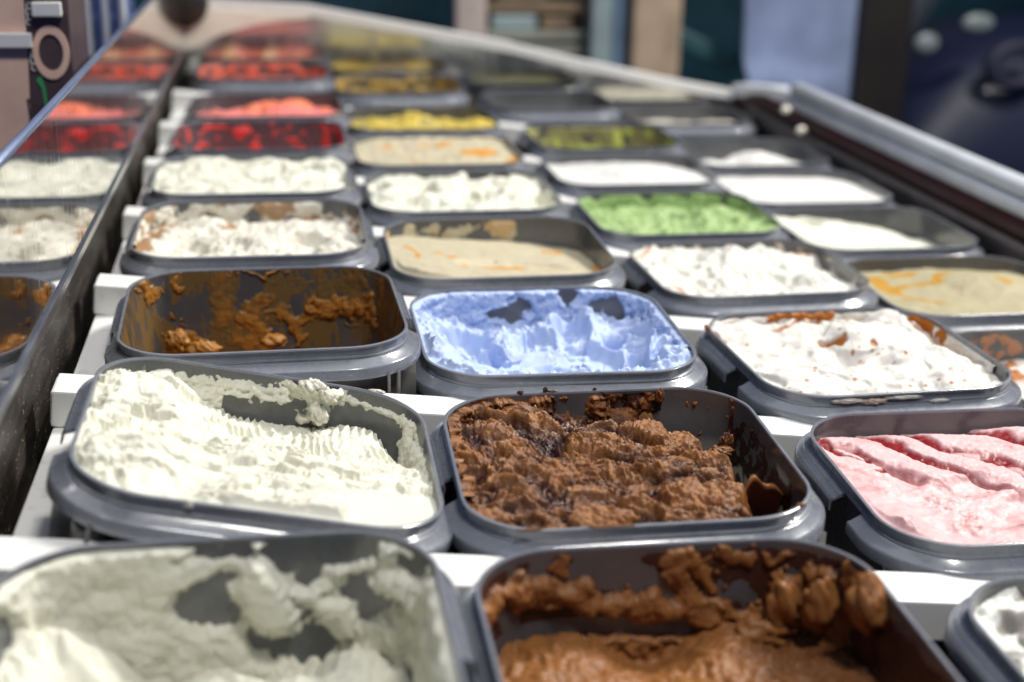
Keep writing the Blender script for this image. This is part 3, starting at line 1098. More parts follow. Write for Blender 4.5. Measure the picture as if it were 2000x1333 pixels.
def hf_C2(x, y):
    h = -.036 + .032 * fbm(x, y, 4.5, 3, 3) + .013 * ss(-.12, .12, fbm(x + .03 * fbm(x, y, 8, 3, 2), y * 1.3, 5, 2, 6)) + .003 * fbm(x, y, 22, 3, 5) - .05 * bump(x, y, -.02, .02, .09, .05, .3) - .04 * bump(x, y, -.18, .12, .1, .07) + .03 * bump(x, y, .08, .17, .10, .10) - .03 * bump(x, y, -.04, .13, .04, .07)
    h = h - .03 * bump(x, y, .1, -.05, .05, .03) + .01 * ss(.8, 1, np.hypot(x / .41, y / .4)) * 0
    h = h + .003 * ridged(x, y, 12, 4, 9) * ss(.2, -.1, y) - .02 * ss(.3, .4, x)
    m = np.zeros_like(x)
    wx = x + .03 * fbm(x, y, 12, 3, 4)
    wy = y + .02 * fbm(x, y, 12, 3, 8)
    for x0, y0, x1, y1, r in ((-.14, .31, -.09, .34, .022), (-.09, .34, -.04, .37, .016), (-.04, .37, .06, .385, .016), (.06, .385, .2, .39, .018), (.06, .27, .075, .30, .012), (-.03, .16, .01, .12, .022), (-.09, -.11, -.06, -.08, .018), (.37, .30, .395, .12, .022), (.395, .12, .40, -.02, .016), (-.39, .28, -.37, .20, .018), (.12, .06, .14, .09, .01)):
        d = seg(wx, wy, x0, y0, x1, y1)
        m = np.maximum(m, ss(r, r * .45, d))
    sp = ss(.16, .10, cells(x, y, 20, 3)) * ss(.2, .55, fbm(x, y, 6, 2, 33) + .25 * ss(.1, -.3, y))
    h = h - .012 * m
    return h, np.maximum(m, sp * .9)


def sh_C2(q, z):
    n = fbm(q, z, 18, 4, 3)
    T = .006 + .008 * n - .04 * ss(-.018, -.006, z)
    T2 = strokes(q, z, [(-.15, -.02, .1, -.018, .014, .012), (.40, -.03, .60, -.04, .018, .014)], .012, 4, 20)
    return np.maximum(T, T2), np.where(T2 > T, 1, ss(.0, .5, fbm(q, z, 9, 3, 6)) * .15)


ice('C2', 'white ice cream with caramel sauce at its edges', sauce, hf_C2, (140, 560), [(sh_C2, -.92, .92, -.12, -.004, 640, 40)],
    [((-.2, -.405, -.016, .05, .008, .006, 41, .6, 2.4), .25), ((-.12, -.407, -.022, .04, .008, .008, 42, .6, 2.4), .5), ((-.02, -.406, -.014, .05, .006, .005, 43, .6, 2.4), .1), ((-.42, .26, .0, .006, .02, .01, 44, .5, 2.4), .9), ((.1, -.41, -.03, .03, .006, .006, 45, .6, 2.4), .0)])


FOLDV = np.array([-.62, -.42, -.26, -.115, .012, .130, .30, .46, .62])


def hf_C1(x, y):
    # folds run from the back left to the front right
    u = x * .81 + y * .58 + .045 * fbm(x, y, 3.2, 2, 5) + .010 * fbm(x, y, 12, 3, 6)
    k = np.clip(np.searchsorted(FOLDV, u.ravel()).reshape(u.shape), 1, len(FOLDV) - 1)
    lo, hi = FOLDV[k - 1], FOLDV[k]
    t = np.clip((u - lo) / (hi - lo), 0, 1)
    fold = np.clip(np.sin(np.pi * t ** .62), 0, 1) ** .8
    back = ss(-.20, .16, y + .42 * x + .06 * fbm(x, y, 5, 3, 3))
    h = -.052 - .03 * ss(.32, .4, y) + .014 * fold * back + .02 * ss(0, .4, x) * back
    front = 1 - back
    h = h + front * (.034 * ss(.10, -.34, y) + .03 * ss(-.2, -.4, x) + .012 * fbm(x, y, 6, 3, 2))
    wx, wy = x + .02 * fbm(x, y, 9, 3, 4), y + .02 * fbm(x, y, 9, 3, 6)
    sc_ = np.zeros_like(x)
    for cx, cy, rx, ry, a_, dp in ((-.06, .0, .15, .08, .35, .030), (.05, -.14, .16, .09, .4, .038), (.27, -.12, .13, .1, .3, .03), (-.22, .06, .07, .1, 0, .022), (.33, .12, .1, .08, .3, .025), (-.1, -.24, .12, .07, .2, .02)):
        e = ss(0, .85, bowl(wx, wy, cx, cy, rx, ry, a_))
        h = h - dp * .8 * e
        sc_ = np.maximum(sc_, e * (1 - e) * 4)
    grain = ss(-.05, .4, fbm(x, y, 6, 2, 5))
    h = h + .006 * ridged(wx, wy, 22, 4, 7) * front * grain + .0016 * fbm(x, y, 55, 3, 1)
    jam = ss(.25, .12, t + .10 * fbm(x, y, 14, 3, 8)) * back * ss(-.45, -.05, fbm(x, y, 6, 2, 18) + .6 * ss(.1, .3, y))
    for x0, y0, x1, y1, r in ((-.37, .34, -.34, .22, .026), (-.34, .22, -.27, .19, .018), (-.265, .05, -.255, .0, .016), (-.3, .1, -.24, .14, .008), (.2, -.02, .24, -.03, .016)):
        jam = np.maximum(jam, ss(r, r * .5, seg(wx, wy, x0, y0, x1, y1)))
    swirl = ss(.06, .0, np.abs(fbm(wx * .8 + wy * .4, wy, 8, 3, 41))) * ss(.0, .35, fbm(x, y, 4, 2, 9) + .15) * .22
    tint = .16 * ss(0, .5, fbm(x, y, 8, 4, 22)) + .24 * sc_ * grain + .2 * grain * ss(.1, .5, fbm(x, y, 30, 3, 12)) * front
    return h - .008 * jam, np.clip(np.maximum(jam, tint + swirl), 0, 1)


ice('C1', 'pink strawberry ripple folded with dark red jam', pink, hf_C1, (150, 600))


def hf_A0(x, y):
    h = -.30 + .16 * ss(-.1, -.4, x) + .05 * fbm(x, y, 5, 3, 3) + .22 * ss(.1, -.4, y) * 0 + .05 * bump(x, y, .15, .25, .2, .1)
    h = h + .012 * ridged(x, y, 16, 4, 5)
    return h, np.zeros_like(x)


def sh_A0(q, z):
    n = fbm(q, z, 12, 4, 3)
    T = .016 + .012 * n - .05 * ss(-.02, -.0, z)
    wq = q + .03 * fbm(q, z, 12, 3, 5)
    wz = z + .02 * fbm(q, z, 12, 3, 8)
    for cq, cz, rq, rz, a in ((-.02, -.13, .065, .05, .5), (.0, -.165, .035, .03, 0), (.16, -.225, .095, .05, -.1), (.13, -.035, .11, .03, 0), (.14, -.07, .06, .035, 0), (.30, -.135, .11, .04, .15), (.42, -.03, .05, .04, 0), (.25, -.03, .04, .04, .3), (.38, -.08, .045, .045, 0), (-.52, -.10, .05, .13, .35), (-.58, -.22, .05, .10, .2), (.05, -.025, .1, .012, 0)):
        d = ell(wq, wz, cq, cz, rq, rz, a) + .22 * fbm(q, z * .3, 34, 3, 19)
        T = np.where(d < 1.5, T - .035 * np.clip(1.5 - d, 0, 1.2), T)
    T = np.maximum(T, strokes(q, z, [(.07, -.1, .1, -.16, .05, .045), (.2, -.15, .26, -.2, .03, .025), (.34, -.09, .46, -.1, .03, .03)], .02, 8, 18))
    T = T + .003 * ridged(q, z * .6, 30, 3, 6) * ss(-.1, .1, q)
    return T, np.zeros_like(q)


ice('A0', 'pale vanilla ice cream scraped thin at bottom left corner', vanilla, hf_A0, (90, 360), [(sh_A0, -.92, .92, -.40, -.004, 640, 120)])


def hf_B0(x, y):
    h = -.20 - .02 * fbm(x, y, 5, 3, 3) + .02 * x + .004 * np.sin(x * 170 + 9 * fbm(x, y, 5, 3, 2)) * ss(-.2, .3, y) * (0.5 + fbm(x, y, 7, 2, 6)) - .06 * bump(x, y, -.03, .36, .12, .09) + .03 * bump(x, y, -.25, .3, .1, .1)
    return h + .006 * ridged(x, y, 20, 3, 6), ss(.05, .4, x + .1 * fbm(x, y, 6, 2, 3)) * .6


def sh_B0(q, z):
    n = fbm(q, z, 20, 4, 3)
    L = [(-.5, -.06, -.32, -.075, .03, .03), (-.32, -.075, -.1, -.125, .035, .035), (-.1, -.125, .12, -.165, .035, .035), (.12, -.165, .26, -.185, .028, .02), (.05, -.06, .06, -.13, .03, .02), (.1, -.05, .12, -.1, .022, .012), (.02, -.025, .08, -.05, .025, .018), (.14, -.03, .2, -.045, .02, .012), (-.22, -.03, -.21, -.04, .012, .008), (.25, -.035, .28, -.04, .014, .01), (.29, -.11, .27, -.2, .045, .03), (.37, -.09, .36, -.2, .045, .03), (.47, -.03, .47, -.1, .05, .03), (.42, -.12, .44, -.2, .05, .015)]
    T = strokes(q, z, L, .025, 2, 16)
    T = np.where(T > 0, T * .7 * (1 + .35 * n) + .0018 * ridged(q, z * .4, 38, 3, 8), T)
    T = np.maximum(T, np.where(z > -.16, .0016 * ss(.02, .22, fbm(q * .8, z, 9, 4, 44)) - .0006 - .004 * ss(-.03, 0, z), -.02))
    low = .02 + .012 * n - .3 * ss(-.215, -.18, z + .015 * np.sin(q * 9) + .01 * n)
    film = np.where((q > .45), .0022 + .004 * fbm(q, z, 9, 3, 5) - .006 * ss(-.05, 0, z), -.02)
    T = np.maximum(np.maximum(T, low), film)
    return T, np.where(film >= T - 1e-9, 1, np.maximum(ss(.006, .001, T), ss(0.1, .5, -n) * .3))


ice('B0', 'smooth chocolate ice cream scraped low at bottom edge', chocs, hf_B0, (110, 460), [(sh_B0, -.92, .92, -.36, -.002, 700, 120)],
    [((.265, .33, -.125, .035, .03, .06, 4, .3, 1.5), 0), ((.325, .285, -.105, .035, .03, .058, 6, .3, 1.5), 0), ((.385, .17, -.035, .04, .05, .055, 9, .3, 1.5), 0), ((.22, .33, -.185, .06, .04, .035, 12, .3, 1.6), 0)])


def hf_C0(x, y):
    h = -.05 + .03 * fbm(x, y, 5, 4, 3) + .012 * ridged(x, y, 14, 3, 5)
    return h, ss(.2, .45, fbm(x, y, 12, 3, 7)) * .8


ice('C0', 'white chip ice cream cut by bottom right corner', chips, hf_C0, (80, 320))


# ------------------------------------------------------------------ contents, farther tubs
def simple(base, amp, f, seed, tiltx=0.0, tilty=0.0, dents=(), mounds=(), rid=.006, mixf=None):
    def hf(x, y):
        h = base + tiltx * x + tilty * y + amp * fbm(x, y, f, 4, seed) + rid * ridged(x, y, f * 2.6, 4, seed + 4)
        for cx, cy, rx, ry, dp in dents:
            h = h - dp * ss(0, .6, bowl(x + .02 * fbm(x, y, 9, 2, seed), y, cx, cy, rx, ry))
        for cx, cy, rx, ry, dp in mounds:
            h = h + dp * bump(x, y, cx, cy, rx, ry)
        m = np.zeros_like(x) if mixf is None else mixf(x, y)
        return h, m
    return hf


def spots(L, seed, amp=.03, f=10):
    def fn(x, y):
        wx = x + amp * fbm(x, y, f, 3, seed)
        wy = y + amp * fbm(x, y, f, 3, seed + 7)
        m = np.zeros_like(x)
        for x0, y0, x1, y1, r in L:
            m = np.maximum(m, ss(r, r * .5, seg(wx, wy, x0, y0, x1, y1)))
        return m
    return fn


def rimtrace(seed, thick=.004, thr=.0, zmax=-.006, mixv=None):
    def fn(q, z):
        n = fbm(q, z * 1.3, 13, 4, seed)
        T = thick + .012 * (n - thr) - .03 * ss(zmax - .012, zmax, z)
        m = np.zeros_like(q) if mixv is None else np.full_like(q, mixv)
        return T, m
    return fn


LO = (64, 260)
ice('A3', 'white ice cream with brown traces round its rim', ice_mat('white_brown_trace', (0.78, 0.75, 0.64), (0.34, 0.2, 0.1), .45, .15), simple(-.06, .03, 5, 11, 0, -.07, dents=[(-.05, .1, .12, .08, .05), (.2, 0, .1, .1, .05), (-.25, -.1, .1, .12, .03)], rid=.007, mixf=spots([(-.4, -.3, -.36, .2, .035), (-.1, .25, -.1, .35, .02), (-.38, .36, -.3, .38, .05), (.2, .38, .3, .38, .03), (.38, .3, .39, .1, .02)], 3)), (90, 360),
    [(lambda q, z: ((.003 + .012 * fbm(q, z, 12, 4, 5) - .03 * ss(-.018, -.006, z)), ss(.0, .4, fbm(q, z, 10, 3, 9)) * .9), -.9, .9, -.13, -.004, 420, 40)])
ice('A4', 'white cream with shallow grey dents filling its tub', vanilla, simple(-.022, .026, 5, 21, rid=.006, dents=[(.24, .2, .1, .05, .10), (.12, .15, .05, .09, .05), (-.05, .25, .2, .04, .03)]), LO)
ice('A5', 'deep red sorbet low in its tub', redc, simple(-.17, .03, 5, 31, 0, -.3, mounds=[(-.3, -.1, .1, .2, .05)], mixf=spots([(.25, .1, .3, .3, .1)], 4)), LO, [(rimtrace(3, -.002, .1), -.9, .9, -.3, -.01, 300, 50)])
ice('A6', 'orange-red sorbet mounded in its tub', orange, simple(-.07, .03, 5, 41, 0, -.12, mounds=[(.1, .2, .2, .15, .09), (-.25, -.1, .1, .1, .03)], mixf=spots([(-.05, .15, .2, .2, .12), (.33, .0, .36, .1, .06)], 4)), LO)
ice('A7', 'red sorbet in the farthest tub by the end panel', ice_mat('coral_sorbet', (0.72, 0.17, 0.11), (0.85, 0.52, 0.28), .3, 0), simple(-.10, .03, 5, 51, 0, -.15, mixf=spots([(-.25, -.3, -.25, .3, .05), (.05, -.3, .05, .3, .05), (.25, -.2, .25, .2, .04)], 4)), LO, [(rimtrace(5, .002, .1), -.9, .9, -.3, -.01, 260, 40)])
ice('B3', 'beige ice cream with an orange swirl', beige, simple(-.055, .008, 3.5, 12, -.10, -.10, dents=[(.05, -.1, .25, .12, .02)], rid=.002, mixf=spots([(-.05, -.11, .01, -.07, .035), (.01, -.07, .07, -.08, .042), (.07, -.09, .15, -.19, .04), (-.22, .05, -.21, .04, .03), (-.18, -.02, -.17, -.02, .022), (-.13, -.08, -.12, -.08, .022), (-.08, -.14, -.02, -.18, .022), (-.33, .15, -.31, -.1, .014), (.25, .26, .29, .22, .028), (.4, -.05, .39, -.15, .03)], 3, .02, 14)), (90, 360),
    [(lambda q, z: ((-.001 + .010 * fbm(q, z, 9, 4, 5) - .012 * ss(.1, .25, q) - .02 * ss(-.02, -.004, z)), ss(.1, .5, fbm(q, z, 10, 3, 9)) * .4), -.9, .9, -.16, -.004, 420, 40)])
ice('B4', 'pale cream ice cream pocked with dark holes', vanilla, simple(-.03, .026, 5, 22, rid=.008, dents=[(-.35, .15, .04, .08, .14), (-.14, .09, .04, .13, .16), (.07, -.03, .05, .10, .18), (.15, .07, .05, .09, .16), (-.08, -.30, .05, .08, .16), (.12, .36, .06, .06, .16), (.24, .36, .05, .06, .16), (.36, -.1, .05, .16, .10), (-.25, -.2, .2, .1, .02), (.15, .2, .2, .08, .03)]), LO)
ice('B5', 'beige ice cream with caramel patches', beige, simple(-.025, .015, 4, 32, mixf=spots([(-.05, .27, .12, .26, .035), (.03, .18, .05, .2, .03), (.16, -.03, .28, .0, .06), (.36, -.22, .39, -.15, .05), (-.12, -.22, -.06, -.24, .035), (-.27, .25, -.22, .2, .035)], 3)), LO)
ice('B6', 'bright yellow sorbet in lumps', yellow, simple(-.055, .03, 5, 42, 0, -.10, mounds=[(-.25, .0, .09, .2, .04), (0, .1, .12, .2, .06), (.33, -.1, .08, .2, .05)], mixf=lambda x, y: ss(.05, .35, fbm(x, y, 6, 3, 9)) * .8), LO)
ice('B7', 'yellow-brown ice cream in the farthest tub', ice_mat('mustard_ice_cream', (0.60, 0.42, 0.07), (0.28, 0.19, 0.07), .35, 0), simple(-.13, .03, 5, 52, 0, -.2, mixf=lambda x, y: ss(-.1, .2, np.sin(x * 11 + 1))), LO, [(rimtrace(6, .002, 0, mixv=.7), -.9, .9, -.3, -.01, 260, 40)])
ice('C3', 'fluffy white ice cream with soft peaks', ice_mat('fluffy_white', (0.78, 0.765, 0.68), (0.45, 0.26, 0.16), .5, .15), simple(-.045, .034, 6, 13, -.04, 0, mounds=[(.05, .2, .15, .12, .03)], dents=[(-.2, .05, .1, .1, .03), (.1, -.1, .12, .08, .03)], rid=.008, mixf=spots([(-.38, .3, -.3, .38, .02), (.3, .34, .36, .25, .03), (-.38, -.2, -.3, -.34, .015)], 3)), (90, 360),
    [(rimtrace(8, -.004, .1, mixv=.35), -.9, .9, -.12, -.004, 320, 30)])
ice('C4', 'bright green ice cream', greenc, simple(-.055, .032, 5, 23, 0, -.09, rid=.010, dents=[(.0, .05, .2, .15, .03), (.2, .0, .12, .12, .02)]), (80, 320),
    [(lambda q, z: ((.008 + .014 * fbm(q, z, 8, 4, 15) - .03 * ss(-.02, -.006, z)), np.zeros_like(q)), -.9, .9, -.16, -.004, 320, 30)])
ice('C5', 'smooth snow white ice cream behind the green', whitecr, simple(-.035, .010, 3, 33, -.03, -.06, mounds=[(.05, .1, .25, .2, .03)], dents=[(-.2, -.1, .15, .1, .015)], rid=.002), LO)
ice('C6', 'olive residue with bright green traces', olive, simple(-.36, .02, 5, 43), LO, [(lambda q, z: ((.003 + .008 * fbm(q, z, 8, 4, 25) - .03 * ss(-.03, -.01, z)), ss(.15, .35, fbm(q, z, 7, 3, 6))), -.9, .9, -.34, -.01, 300, 60)])
ice('C7', 'dark olive residue in the farthest tub', ice_mat('dark_olive', (0.16, 0.145, 0.06), (0.85, 0.82, 0.7), .35, 0), simple(-.11, .02, 5, 53, 0, -.12, mixf=lambda x, y: ss(.18, .28, y)), LO)  # pale back part painted in for the white reflection at the end panel
ice('D2', 'cream ice cream with amber sauce at the right edge', sauce, simple(-.08, .025, 5, 14, 0, -.1, mixf=spots([(-.25, .2, .0, .0, .07), (-.05, -.1, .05, -.15, .06), (-.3, .3, -.1, .36, .04)], 3)), LO, [(rimtrace(18, .0, .1, mixv=.8), -.9, .9, -.2, -.004, 260, 30)])
ice('D3', 'beige ice cream with amber patches beside right edge', ice_mat('tan_ice_cream', (0.43, 0.385, 0.24), (0.45, 0.24, 0.03), 0.45, 0.1, gloss_b=.42), simple(-.04, .012, 3.5, 24, 0, -.05, rid=.002, mounds=[(.15, .1, .2, .2, .05)], mixf=spots([(-.29, .24, -.26, .05, .06), (-.17, .33, -.12, .28, .05), (-.22, .12, -.05, .10, .04), (-.08, .1, .08, .3, .035), (.08, .3, .24, .3, .03), (-.25, -.05, -.22, -.09, .035), (-.2, -.12, -.17, -.2, .03), (.17, .05, .19, .0, .03)], 3)), (80, 320))
ice('D4', 'pale cream ice cream sloping away from bare wall', vanilla, simple(-.07, .015, 4, 34, -.16, -.03, rid=.004, dents=[(-.2, .3, .08, .08, .06)]), LO)
ice('D5', 'level white ice cream beside the dark seal', whitecr, simple(-.03, .005, 3, 44, -.02, -.02, rid=.001), LO)
ice('D6', 'white ice cream mound with bare tub wall behind', whitecr, simple(-.10, .02, 4, 54, 0, -.1, mounds=[(.08, .05, .2, .15, .10), (-.25, -.1, .1, .1, .05)], rid=.003), LO)
ice('D7', 'off-white ice cream in the farthest right tub', ice_mat('off_white', (0.62, 0.58, 0.48), (0.4, 0.36, 0.3), .45, 0), simple(-.08, .02, 4, 64, 0, -.12), LO)


# corner piece joining the rail to the end panel
cn = empty('corner_trim', 'steel corner trim joining rail and far end panel', 'trim')
pts = [(4.02, 6.36, -.085), (4.02, 6.75, -.115), (3.99, 7.05, -.15), (3.96, 7.36, -.185)]
tv, tf = [], []
for x_, y_, z_ in pts:
    tv += [(x_ - .05, y_, z_ - .055), (x_ - .05, y_, z_ + .03), (x_ + .06, y_, z_ + .04), (x_ + .06, y_, z_ - .055)]
for i in range(len(pts) - 1):
    for j in range(4):
        tf.append([i * 4 + j, i * 4 + (j + 1) % 4, i * 4 + 4 + (j + 1) % 4, i * 4 + 4 + j])
tf += [[0, 1, 2, 3], [len(tv) - 1, len(tv) - 2, len(tv) - 3, len(tv) - 4]]
link_mesh('cap', tv, tf, MT['alu'], cn, smooth=False)
boxobj('skirt_plate', (3.99, 4.03, 6.37, 7.36, -.9, -.20), MT['dusty'], cn)

# ------------------------------------------------------------------ behind the cabinet
navy = plain('navy_paint', (0.012, 0.018, 0.05), 0.35, noise=(6, 0.5))
teal = plain('dark_teal_paint', (0.012, 0.05, 0.07), 0.4, noise=(5, 0.5))
bd = link_mesh('backdrop_wall', [(-8, 17.0, -4.2), (22, 17.0, -4.2), (22, 17.0, 6), (-8, 17.0, 6), (-8, 17.2, -4.2), (22, 17.2, -4.2), (22, 17.2, 6), (-8, 17.2, 6)],
               [[0, 1, 2, 3], [7, 6, 5, 4], [3, 2, 6, 7], [0, 4, 5, 1], [0, 3, 7, 4], [1, 5, 6, 2]], teal, smooth=False)
tag(bd, None, kind='structure')
fl = link_mesh('floor', [(-8, -6, -4.3), (22, -6, -4.3), (22, 17.2, -4.3), (-8, 17.2, -4.3)], [[0, 1, 2, 3]], plain('dark_floor', (0.03, 0.033, 0.045), 0.6, noise=(3, .4)), smooth=False)
tag(fl, None, kind='structure')


def post(name, label, cat, x0, x1, y, mat, z0=-4.3, z1=2.2, d=.35, bev=.05):
    o = empty(name, label, cat)
    boxobj('shaft', (x0, x1, y, y + d, z0, z1), mat, o, bev=bev)
    boxobj('foot', (x0 - .05, x1 + .05, y - .05, y + d + .05, z0, z0 + .3), mat, o, bev=.02)
    return o


tan = plain('tan_wood', (0.46, 0.34, 0.235), 0.5, noise=(9, .25))
pinkw = plain('pale_pinkish_wood', (0.55, 0.46, 0.40), 0.5, noise=(9, .2))
ptl = plain('pale_teal_paint', (0.30, 0.38, 0.38), 0.4, noise=(9, .25))
bgr = plain('blue_grey_paint', (0.13, 0.19, 0.28), 0.4, noise=(9, .25))
brn = plain('brown_board', (0.20, 0.145, 0.09), 0.5, noise=(7, .4))
gry = plain('sage_grey_board', (0.30, 0.31, 0.25), 0.5, noise=(7, .3))
drk = plain('dark_brown_paint', (0.016, 0.012, 0.009), 0.5, noise=(7, .3))
post('wooden_post', 'pale pinkish wooden post behind the far trim', 'post', 2.58, 2.93, 13.0, pinkw, z0=-4.3)
sh = empty('shelf_unit', 'blurred brown and sage shelf unit behind the cabinet', 'shelf')
boxobj('back_panel', (2.6, 4.3, 13.6, 13.7, -4.3, 1.5), brn, sh)
for zz, m_ in ((.28, brn), (-.16, brn), (-.46, gry), (-.62, gry), (-.86, brn), (-1.3, gry)):
    boxobj('shelf_board', (2.95, 4.05, 13.1, 13.6, zz - .05, zz + .05), m_, sh, bev=.01)
for i_, (x0_, x1_, z0_, z1_, m_) in enumerate(((3.0, 3.5, -.41, -.24, ptl), (3.55, 3.9, -.41, -.26, brn), (3.05, 3.6, -.11, .1, brn), (3.0, 4.0, -1.25, -.95, gry))):
    boxobj('crate', (x0_, x1_, 13.1, 13.5, z0_, z1_), m_, sh, bev=.03)
post('painted_post', 'pale teal painted post left of the tan pillar', 'post', 4.08, 4.32, 12.9, ptl)
post('painted_post', 'narrow blue-grey post touching the tan pillar', 'post', 4.36, 4.50, 13.1, bgr)
post('pillar', 'tan wooden pillar behind the far right corner', 'pillar', 4.58, 5.14, 13.0, tan)
ds = empty('diagonal_pipe', 'dark teal pipe slanting between pillar and blue cloth', 'pipe')
v, f = box(-.45, .45, -.08, .08, -.11, .11, bev=.05, seg_=3)
o = link_mesh('tube', v, f, plain('teal_gloss', (.03, .085, .095), .35, noise=(6, .3)), ds)
o.matrix_world = Matrix.Translation(Vector((5.45, 13.2, -.62)) * S) @ Matrix.Rotation(.42, 4, 'Y')

# hanging pale blue cloth with folds
n1, n2 = 60, 40
cv, cf = [], []
for j in range(n2):
    for i in range(n1):
        u, w = i / (n1 - 1), j / (n2 - 1)
        x_ = 5.72 + 1.3 * u + .05 * w
        z_ = 1.4 - 2.5 * w - .12 * u * (w > .9) + .05 * math.sin(7 * u) * w
        y_ = 12.6 + .06 * math.sin(u * 5 + 2.5 * w) + .02 * math.sin(u * 13 + 4 * w) + .22 * math.exp(-((w - .93) / .06) ** 2) * (1 - u) * -1
        cv.append((x_, y_, z_))
nb_ = len(cv)
cv += [(x_, y_ + .03, z_) for x_, y_, z_ in cv]
for j in range(n2 - 1):
    for i in range(n1 - 1):
        a = j * n1 + i
        cf.append([a, a + n1, a + n1 + 1, a + 1])
        cf.append([nb_ + a + 1, nb_ + a + n1 + 1, nb_ + a + n1, nb_ + a])
for i in range(n1 - 1):
    a = (n2 - 1) * n1 + i
    cf.append([a, a + nb_, a + nb_ + 1, a + 1])
for j in range(n2 - 1):
    a = j * n1
    cf.append([a, a + nb_, a + nb_ + n1, a + n1])
    a = j * n1 + n1 - 1
    cf.append([a, a + n1, a + n1 + nb_, a + nb_])
o = link_mesh('hanging_cloth', cv, cf, plain('pale_blue_cloth', (0.24, 0.30, 0.46), 0.8, noise=(8, .2)))
tag(o, 'pale blue cloth hanging behind the far right corner', 'cloth')
post('dark_post', 'dark brown post right of the pale blue cloth', 'post', 7.06, 7.66, 12.5, drk)

# dark navy vehicle behind the rail
car = empty('parked_car', 'dark navy parked car blurred behind the steel rail', 'car')


def lofted(name, secs, mat, parent):
    """secs: list of (x, [(y, z) ...])"""
    k = len(secs[0][1])
    V = [(x, y, z) for x, pr2 in secs for y, z in pr2]
    F = []
    for i in range(len(secs) - 1):
        for j in range(k):
            F.append([i * k + j, i * k + (j + 1) % k, (i + 1) * k + (j + 1) % k, (i + 1) * k + j])
    F += [list(range(k))[::-1], [(len(secs) - 1) * k + j for j in range(k)]]
    return link_mesh(name, V, F, mat, parent)


cpaint = NT('navy_car_paint')
cpaint.set(**{'Base Color': (0.022, 0.03, 0.085, 1), 'Roughness': 0.5, 'Coat Weight': 0.1})
cnz = cpaint.noise(3, 2)
cr_ = cpaint.ramp(cnz.outputs['Fac'], [(0.3, (0.008, 0.011, 0.035, 1)), (0.7, (0.014, 0.019, 0.05, 1))])
cpaint.link(cr_.outputs[0], cpaint.p.inputs['Base Color'])


def csec(top, y0=13.2, y1=16.2, bot=-4.0):
    return [(y0, bot), (y0 - .1, -2.4), (y0, top - .75), (y0 + .35, top - .25), (y0 + 1.0, top), (y1 - 1.0, top), (y1 - .3, top - .3), (y1, bot)]


lofted('body', [(7.9, csec(-1.55)), (8.3, csec(-1.15)), (8.8, csec(-.62)), (9.5, csec(-.42)), (11.5, csec(-.35)), (15, csec(-.35))], cpaint.m, car)
glassm = plain('grey_window_glass', (0.06, 0.07, 0.085), 0.1, noise=(4, .3))
v = [(7.85, 14.6, .1), (8.9, 14.6, .1), (8.75, 14.2, -.15), (8.1, 14.0, -1.0), (7.95, 14.1, -.6), (7.85, 14.65, .1), (8.9, 14.65, .1), (8.75, 14.25, -.15), (8.1, 14.05, -1.0), (7.95, 14.15, -.6)]
link_mesh('window', v, [[0, 1, 2, 3, 4], [9, 8, 7, 6, 5], [0, 5, 6, 1], [1, 6, 7, 2], [2, 7, 8, 3], [3, 8, 9, 4], [4, 9, 5, 0]], glassm, car, smooth=False)
for (hx, hz, r1, r2) in ((8.69, -.31, .20, .11), (8.08, -.54, .15, .12)):  # pale ovals stand in for glints of light on the car
    bm = bmesh.new()
    bmesh.ops.create_icosphere(bm, subdivisions=3, radius=1)
    vv = [(hx + p.co.x * r1, 13.0 + p.co.y * .06, hz + p.co.z * r2) for p in bm.verts]
    ff_ = [[q.index for q in p.verts] for p in bm.faces]
    bm.free()
    link_mesh('glint_oval', vv, ff_, plain('pale_glint', (.24, .29, .28), .3), car)
tv, tf = [], []
for i in range(28):
    a = i * math.tau / 28
    for j in range(10):
        b = j * math.tau / 10
        rr2 = .30 + .10 * math.cos(b)
        tv.append((9.25 + rr2 * math.cos(a), 13.05 + .10 * math.sin(b), -.80 + rr2 * math.sin(a) * .75))
for i in range(28):
    for j in range(10):
        tf.append([i * 10 + j, i * 10 + (j + 1) % 10, ((i + 1) % 28) * 10 + (j + 1) % 10, ((i + 1) % 28) * 10 + j])
link_mesh('round_trim', tv, tf, plain('dull_violet_trim', (.03, .03, .06), .6), car)

# ------------------------------------------------------------------ left, behind the mirror
bs = empty('steel_cabinet', 'brushed blue steel cabinet behind the mirror top', 'cabinet')
boxobj('front', (-1.6, -.11, 5.2, 5.25, -.5, 1.6), MT['bluesteel'], bs)
for xx in (-.46, -.36, -.27, -.18):  # pale bars stand in for upright streak reflections on the steel
    v, f = box(xx, xx + .035, 5.12, 5.19, .34, 1.5, bev=.012)
    link_mesh('streak_bar', v, f, MT['alu'], bs)
ct = empty('carton', 'brown and tan carton with white bands beside the mirror', 'carton')
tanc = plain('tan_print', (0.80, 0.54, 0.42), .55, noise=(25, .12))
brc = plain('dark_brown_card', (0.075, 0.05, 0.055), .5, noise=(30, .3))
wb = plain('white_band', (0.8, 0.8, 0.76), .45, noise=(30, .06))
grn = plain('green_print', (0.05, 0.36, 0.12), .5)
boxobj('box', (-.62, -.095, 2.62, 3.1, -.2, 1.1), brc, ct, bev=.008)
v = [(-.60, 2.614, 1.05), (-.243, 2.614, 1.05), (-.245, 2.614, .70), (-.272, 2.614, .10), (-.60, 2.614, .10)]
link_mesh('tan_panel', v + [(a, 2.6195, c) for a, b, c in v], [[0, 1, 2, 3, 4][::-1], [5, 6, 7, 8, 9]] + [[i, (i + 1) % 5, 5 + (i + 1) % 5, 5 + i] for i in range(5)], tanc, ct, smooth=False)
boxobj('band', (-.60, -.224, 2.585, 2.612, .70, .752), wb, ct, bev=.006)
boxobj('band', (-.216, -.116, 2.585, 2.612, .808, .858), wb, ct, bev=.006)
tv, tf = [], []
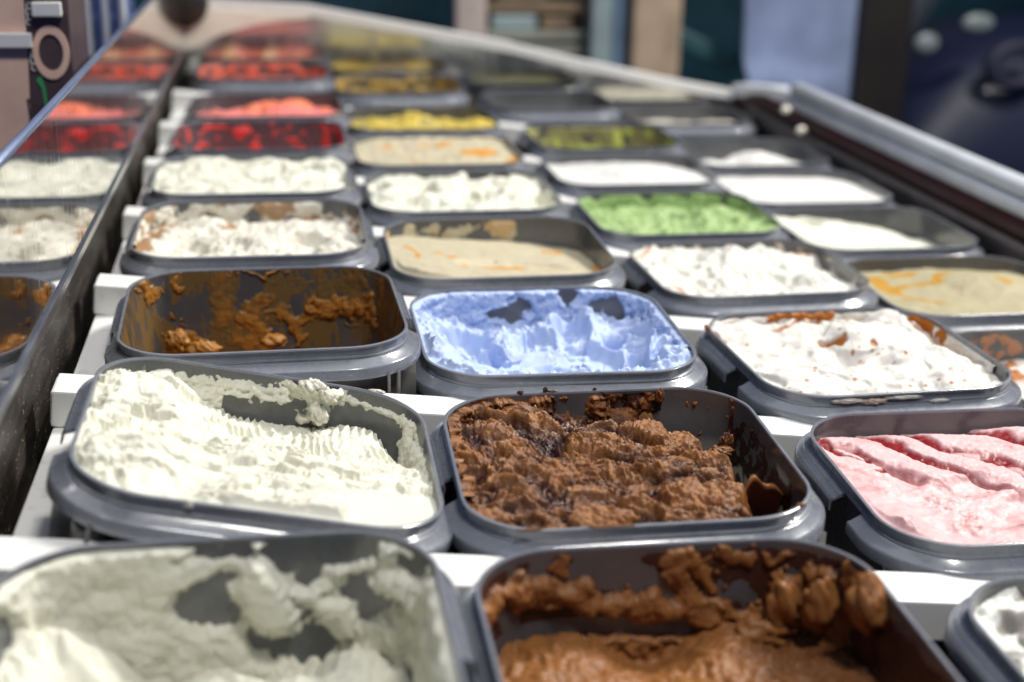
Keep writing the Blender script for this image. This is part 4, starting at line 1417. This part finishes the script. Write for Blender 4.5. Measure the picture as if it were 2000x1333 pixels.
for i in range(40):
    a = i * math.tau / 40
    for rr3, yy in ((1.0, 2.6195), (1.0, 2.612), (.68, 2.612), (.68, 2.6195)):
        tv.append((-.166 + .062 * rr3 * math.cos(a) + .0, yy, .682 + .094 * rr3 * math.sin(a)))
for i in range(40):
    for j in range(4):
        tf.append([i * 4 + j, i * 4 + (j + 1) % 4, ((i + 1) % 40) * 4 + (j + 1) % 4, ((i + 1) % 40) * 4 + j])
link_mesh('ring_print', tv, tf, tanc, ct, smooth=False)
v = [(-.226, 2.616, .585), (-.208, 2.616, .60), (-.196, 2.616, .555), (-.192, 2.616, .47), (-.20, 2.616, .47), (-.208, 2.616, .555)]
link_mesh('green_print', v + [(a, 2.6195, c) for a, b, c in v], [list(range(6))[::-1], list(range(6, 12))] + [[i, (i + 1) % 6, 6 + (i + 1) % 6, 6 + i] for i in range(6)], grn, ct, smooth=False)
for zc, n_loop in ((.815, 4), (.655, 3)):
    tv, tf = [], []
    m_ = 22 * n_loop
    for i in range(m_):
        a = i / 22 * math.tau
        cx_ = -.231 + .0065 * math.cos(a) + .002 * math.sin(a * .5)
        cz_ = zc + .035 - .07 * i / m_ + .008 * math.sin(a)
        tv += [(cx_ - .0016, 2.613, cz_), (cx_ + .0016, 2.613, cz_), (cx_ + .0016, 2.6195, cz_), (cx_ - .0016, 2.6195, cz_)]
    for i in range(m_ - 1):
        for j in range(4):
            tf.append([i * 4 + j, i * 4 + (j + 1) % 4, i * 4 + 4 + (j + 1) % 4, i * 4 + 4 + j])
    link_mesh('script_print', tv, tf, wb, ct, smooth=False)
v = [(-.262, 2.609, .52), (-.252, 2.609, .52), (-.252, 2.609, .505), (-.256, 2.609, .505), (-.25, 2.609, .40), (-.256, 2.609, .40), (-.260, 2.609, .505)]
link_mesh('dark_mark', v + [(a, 2.6135, c) for a, b, c in v], [list(range(7))[::-1], list(range(7, 14))] + [[i, (i + 1) % 7, 7 + (i + 1) % 7, 7 + i] for i in range(7)], brc, ct, smooth=False)
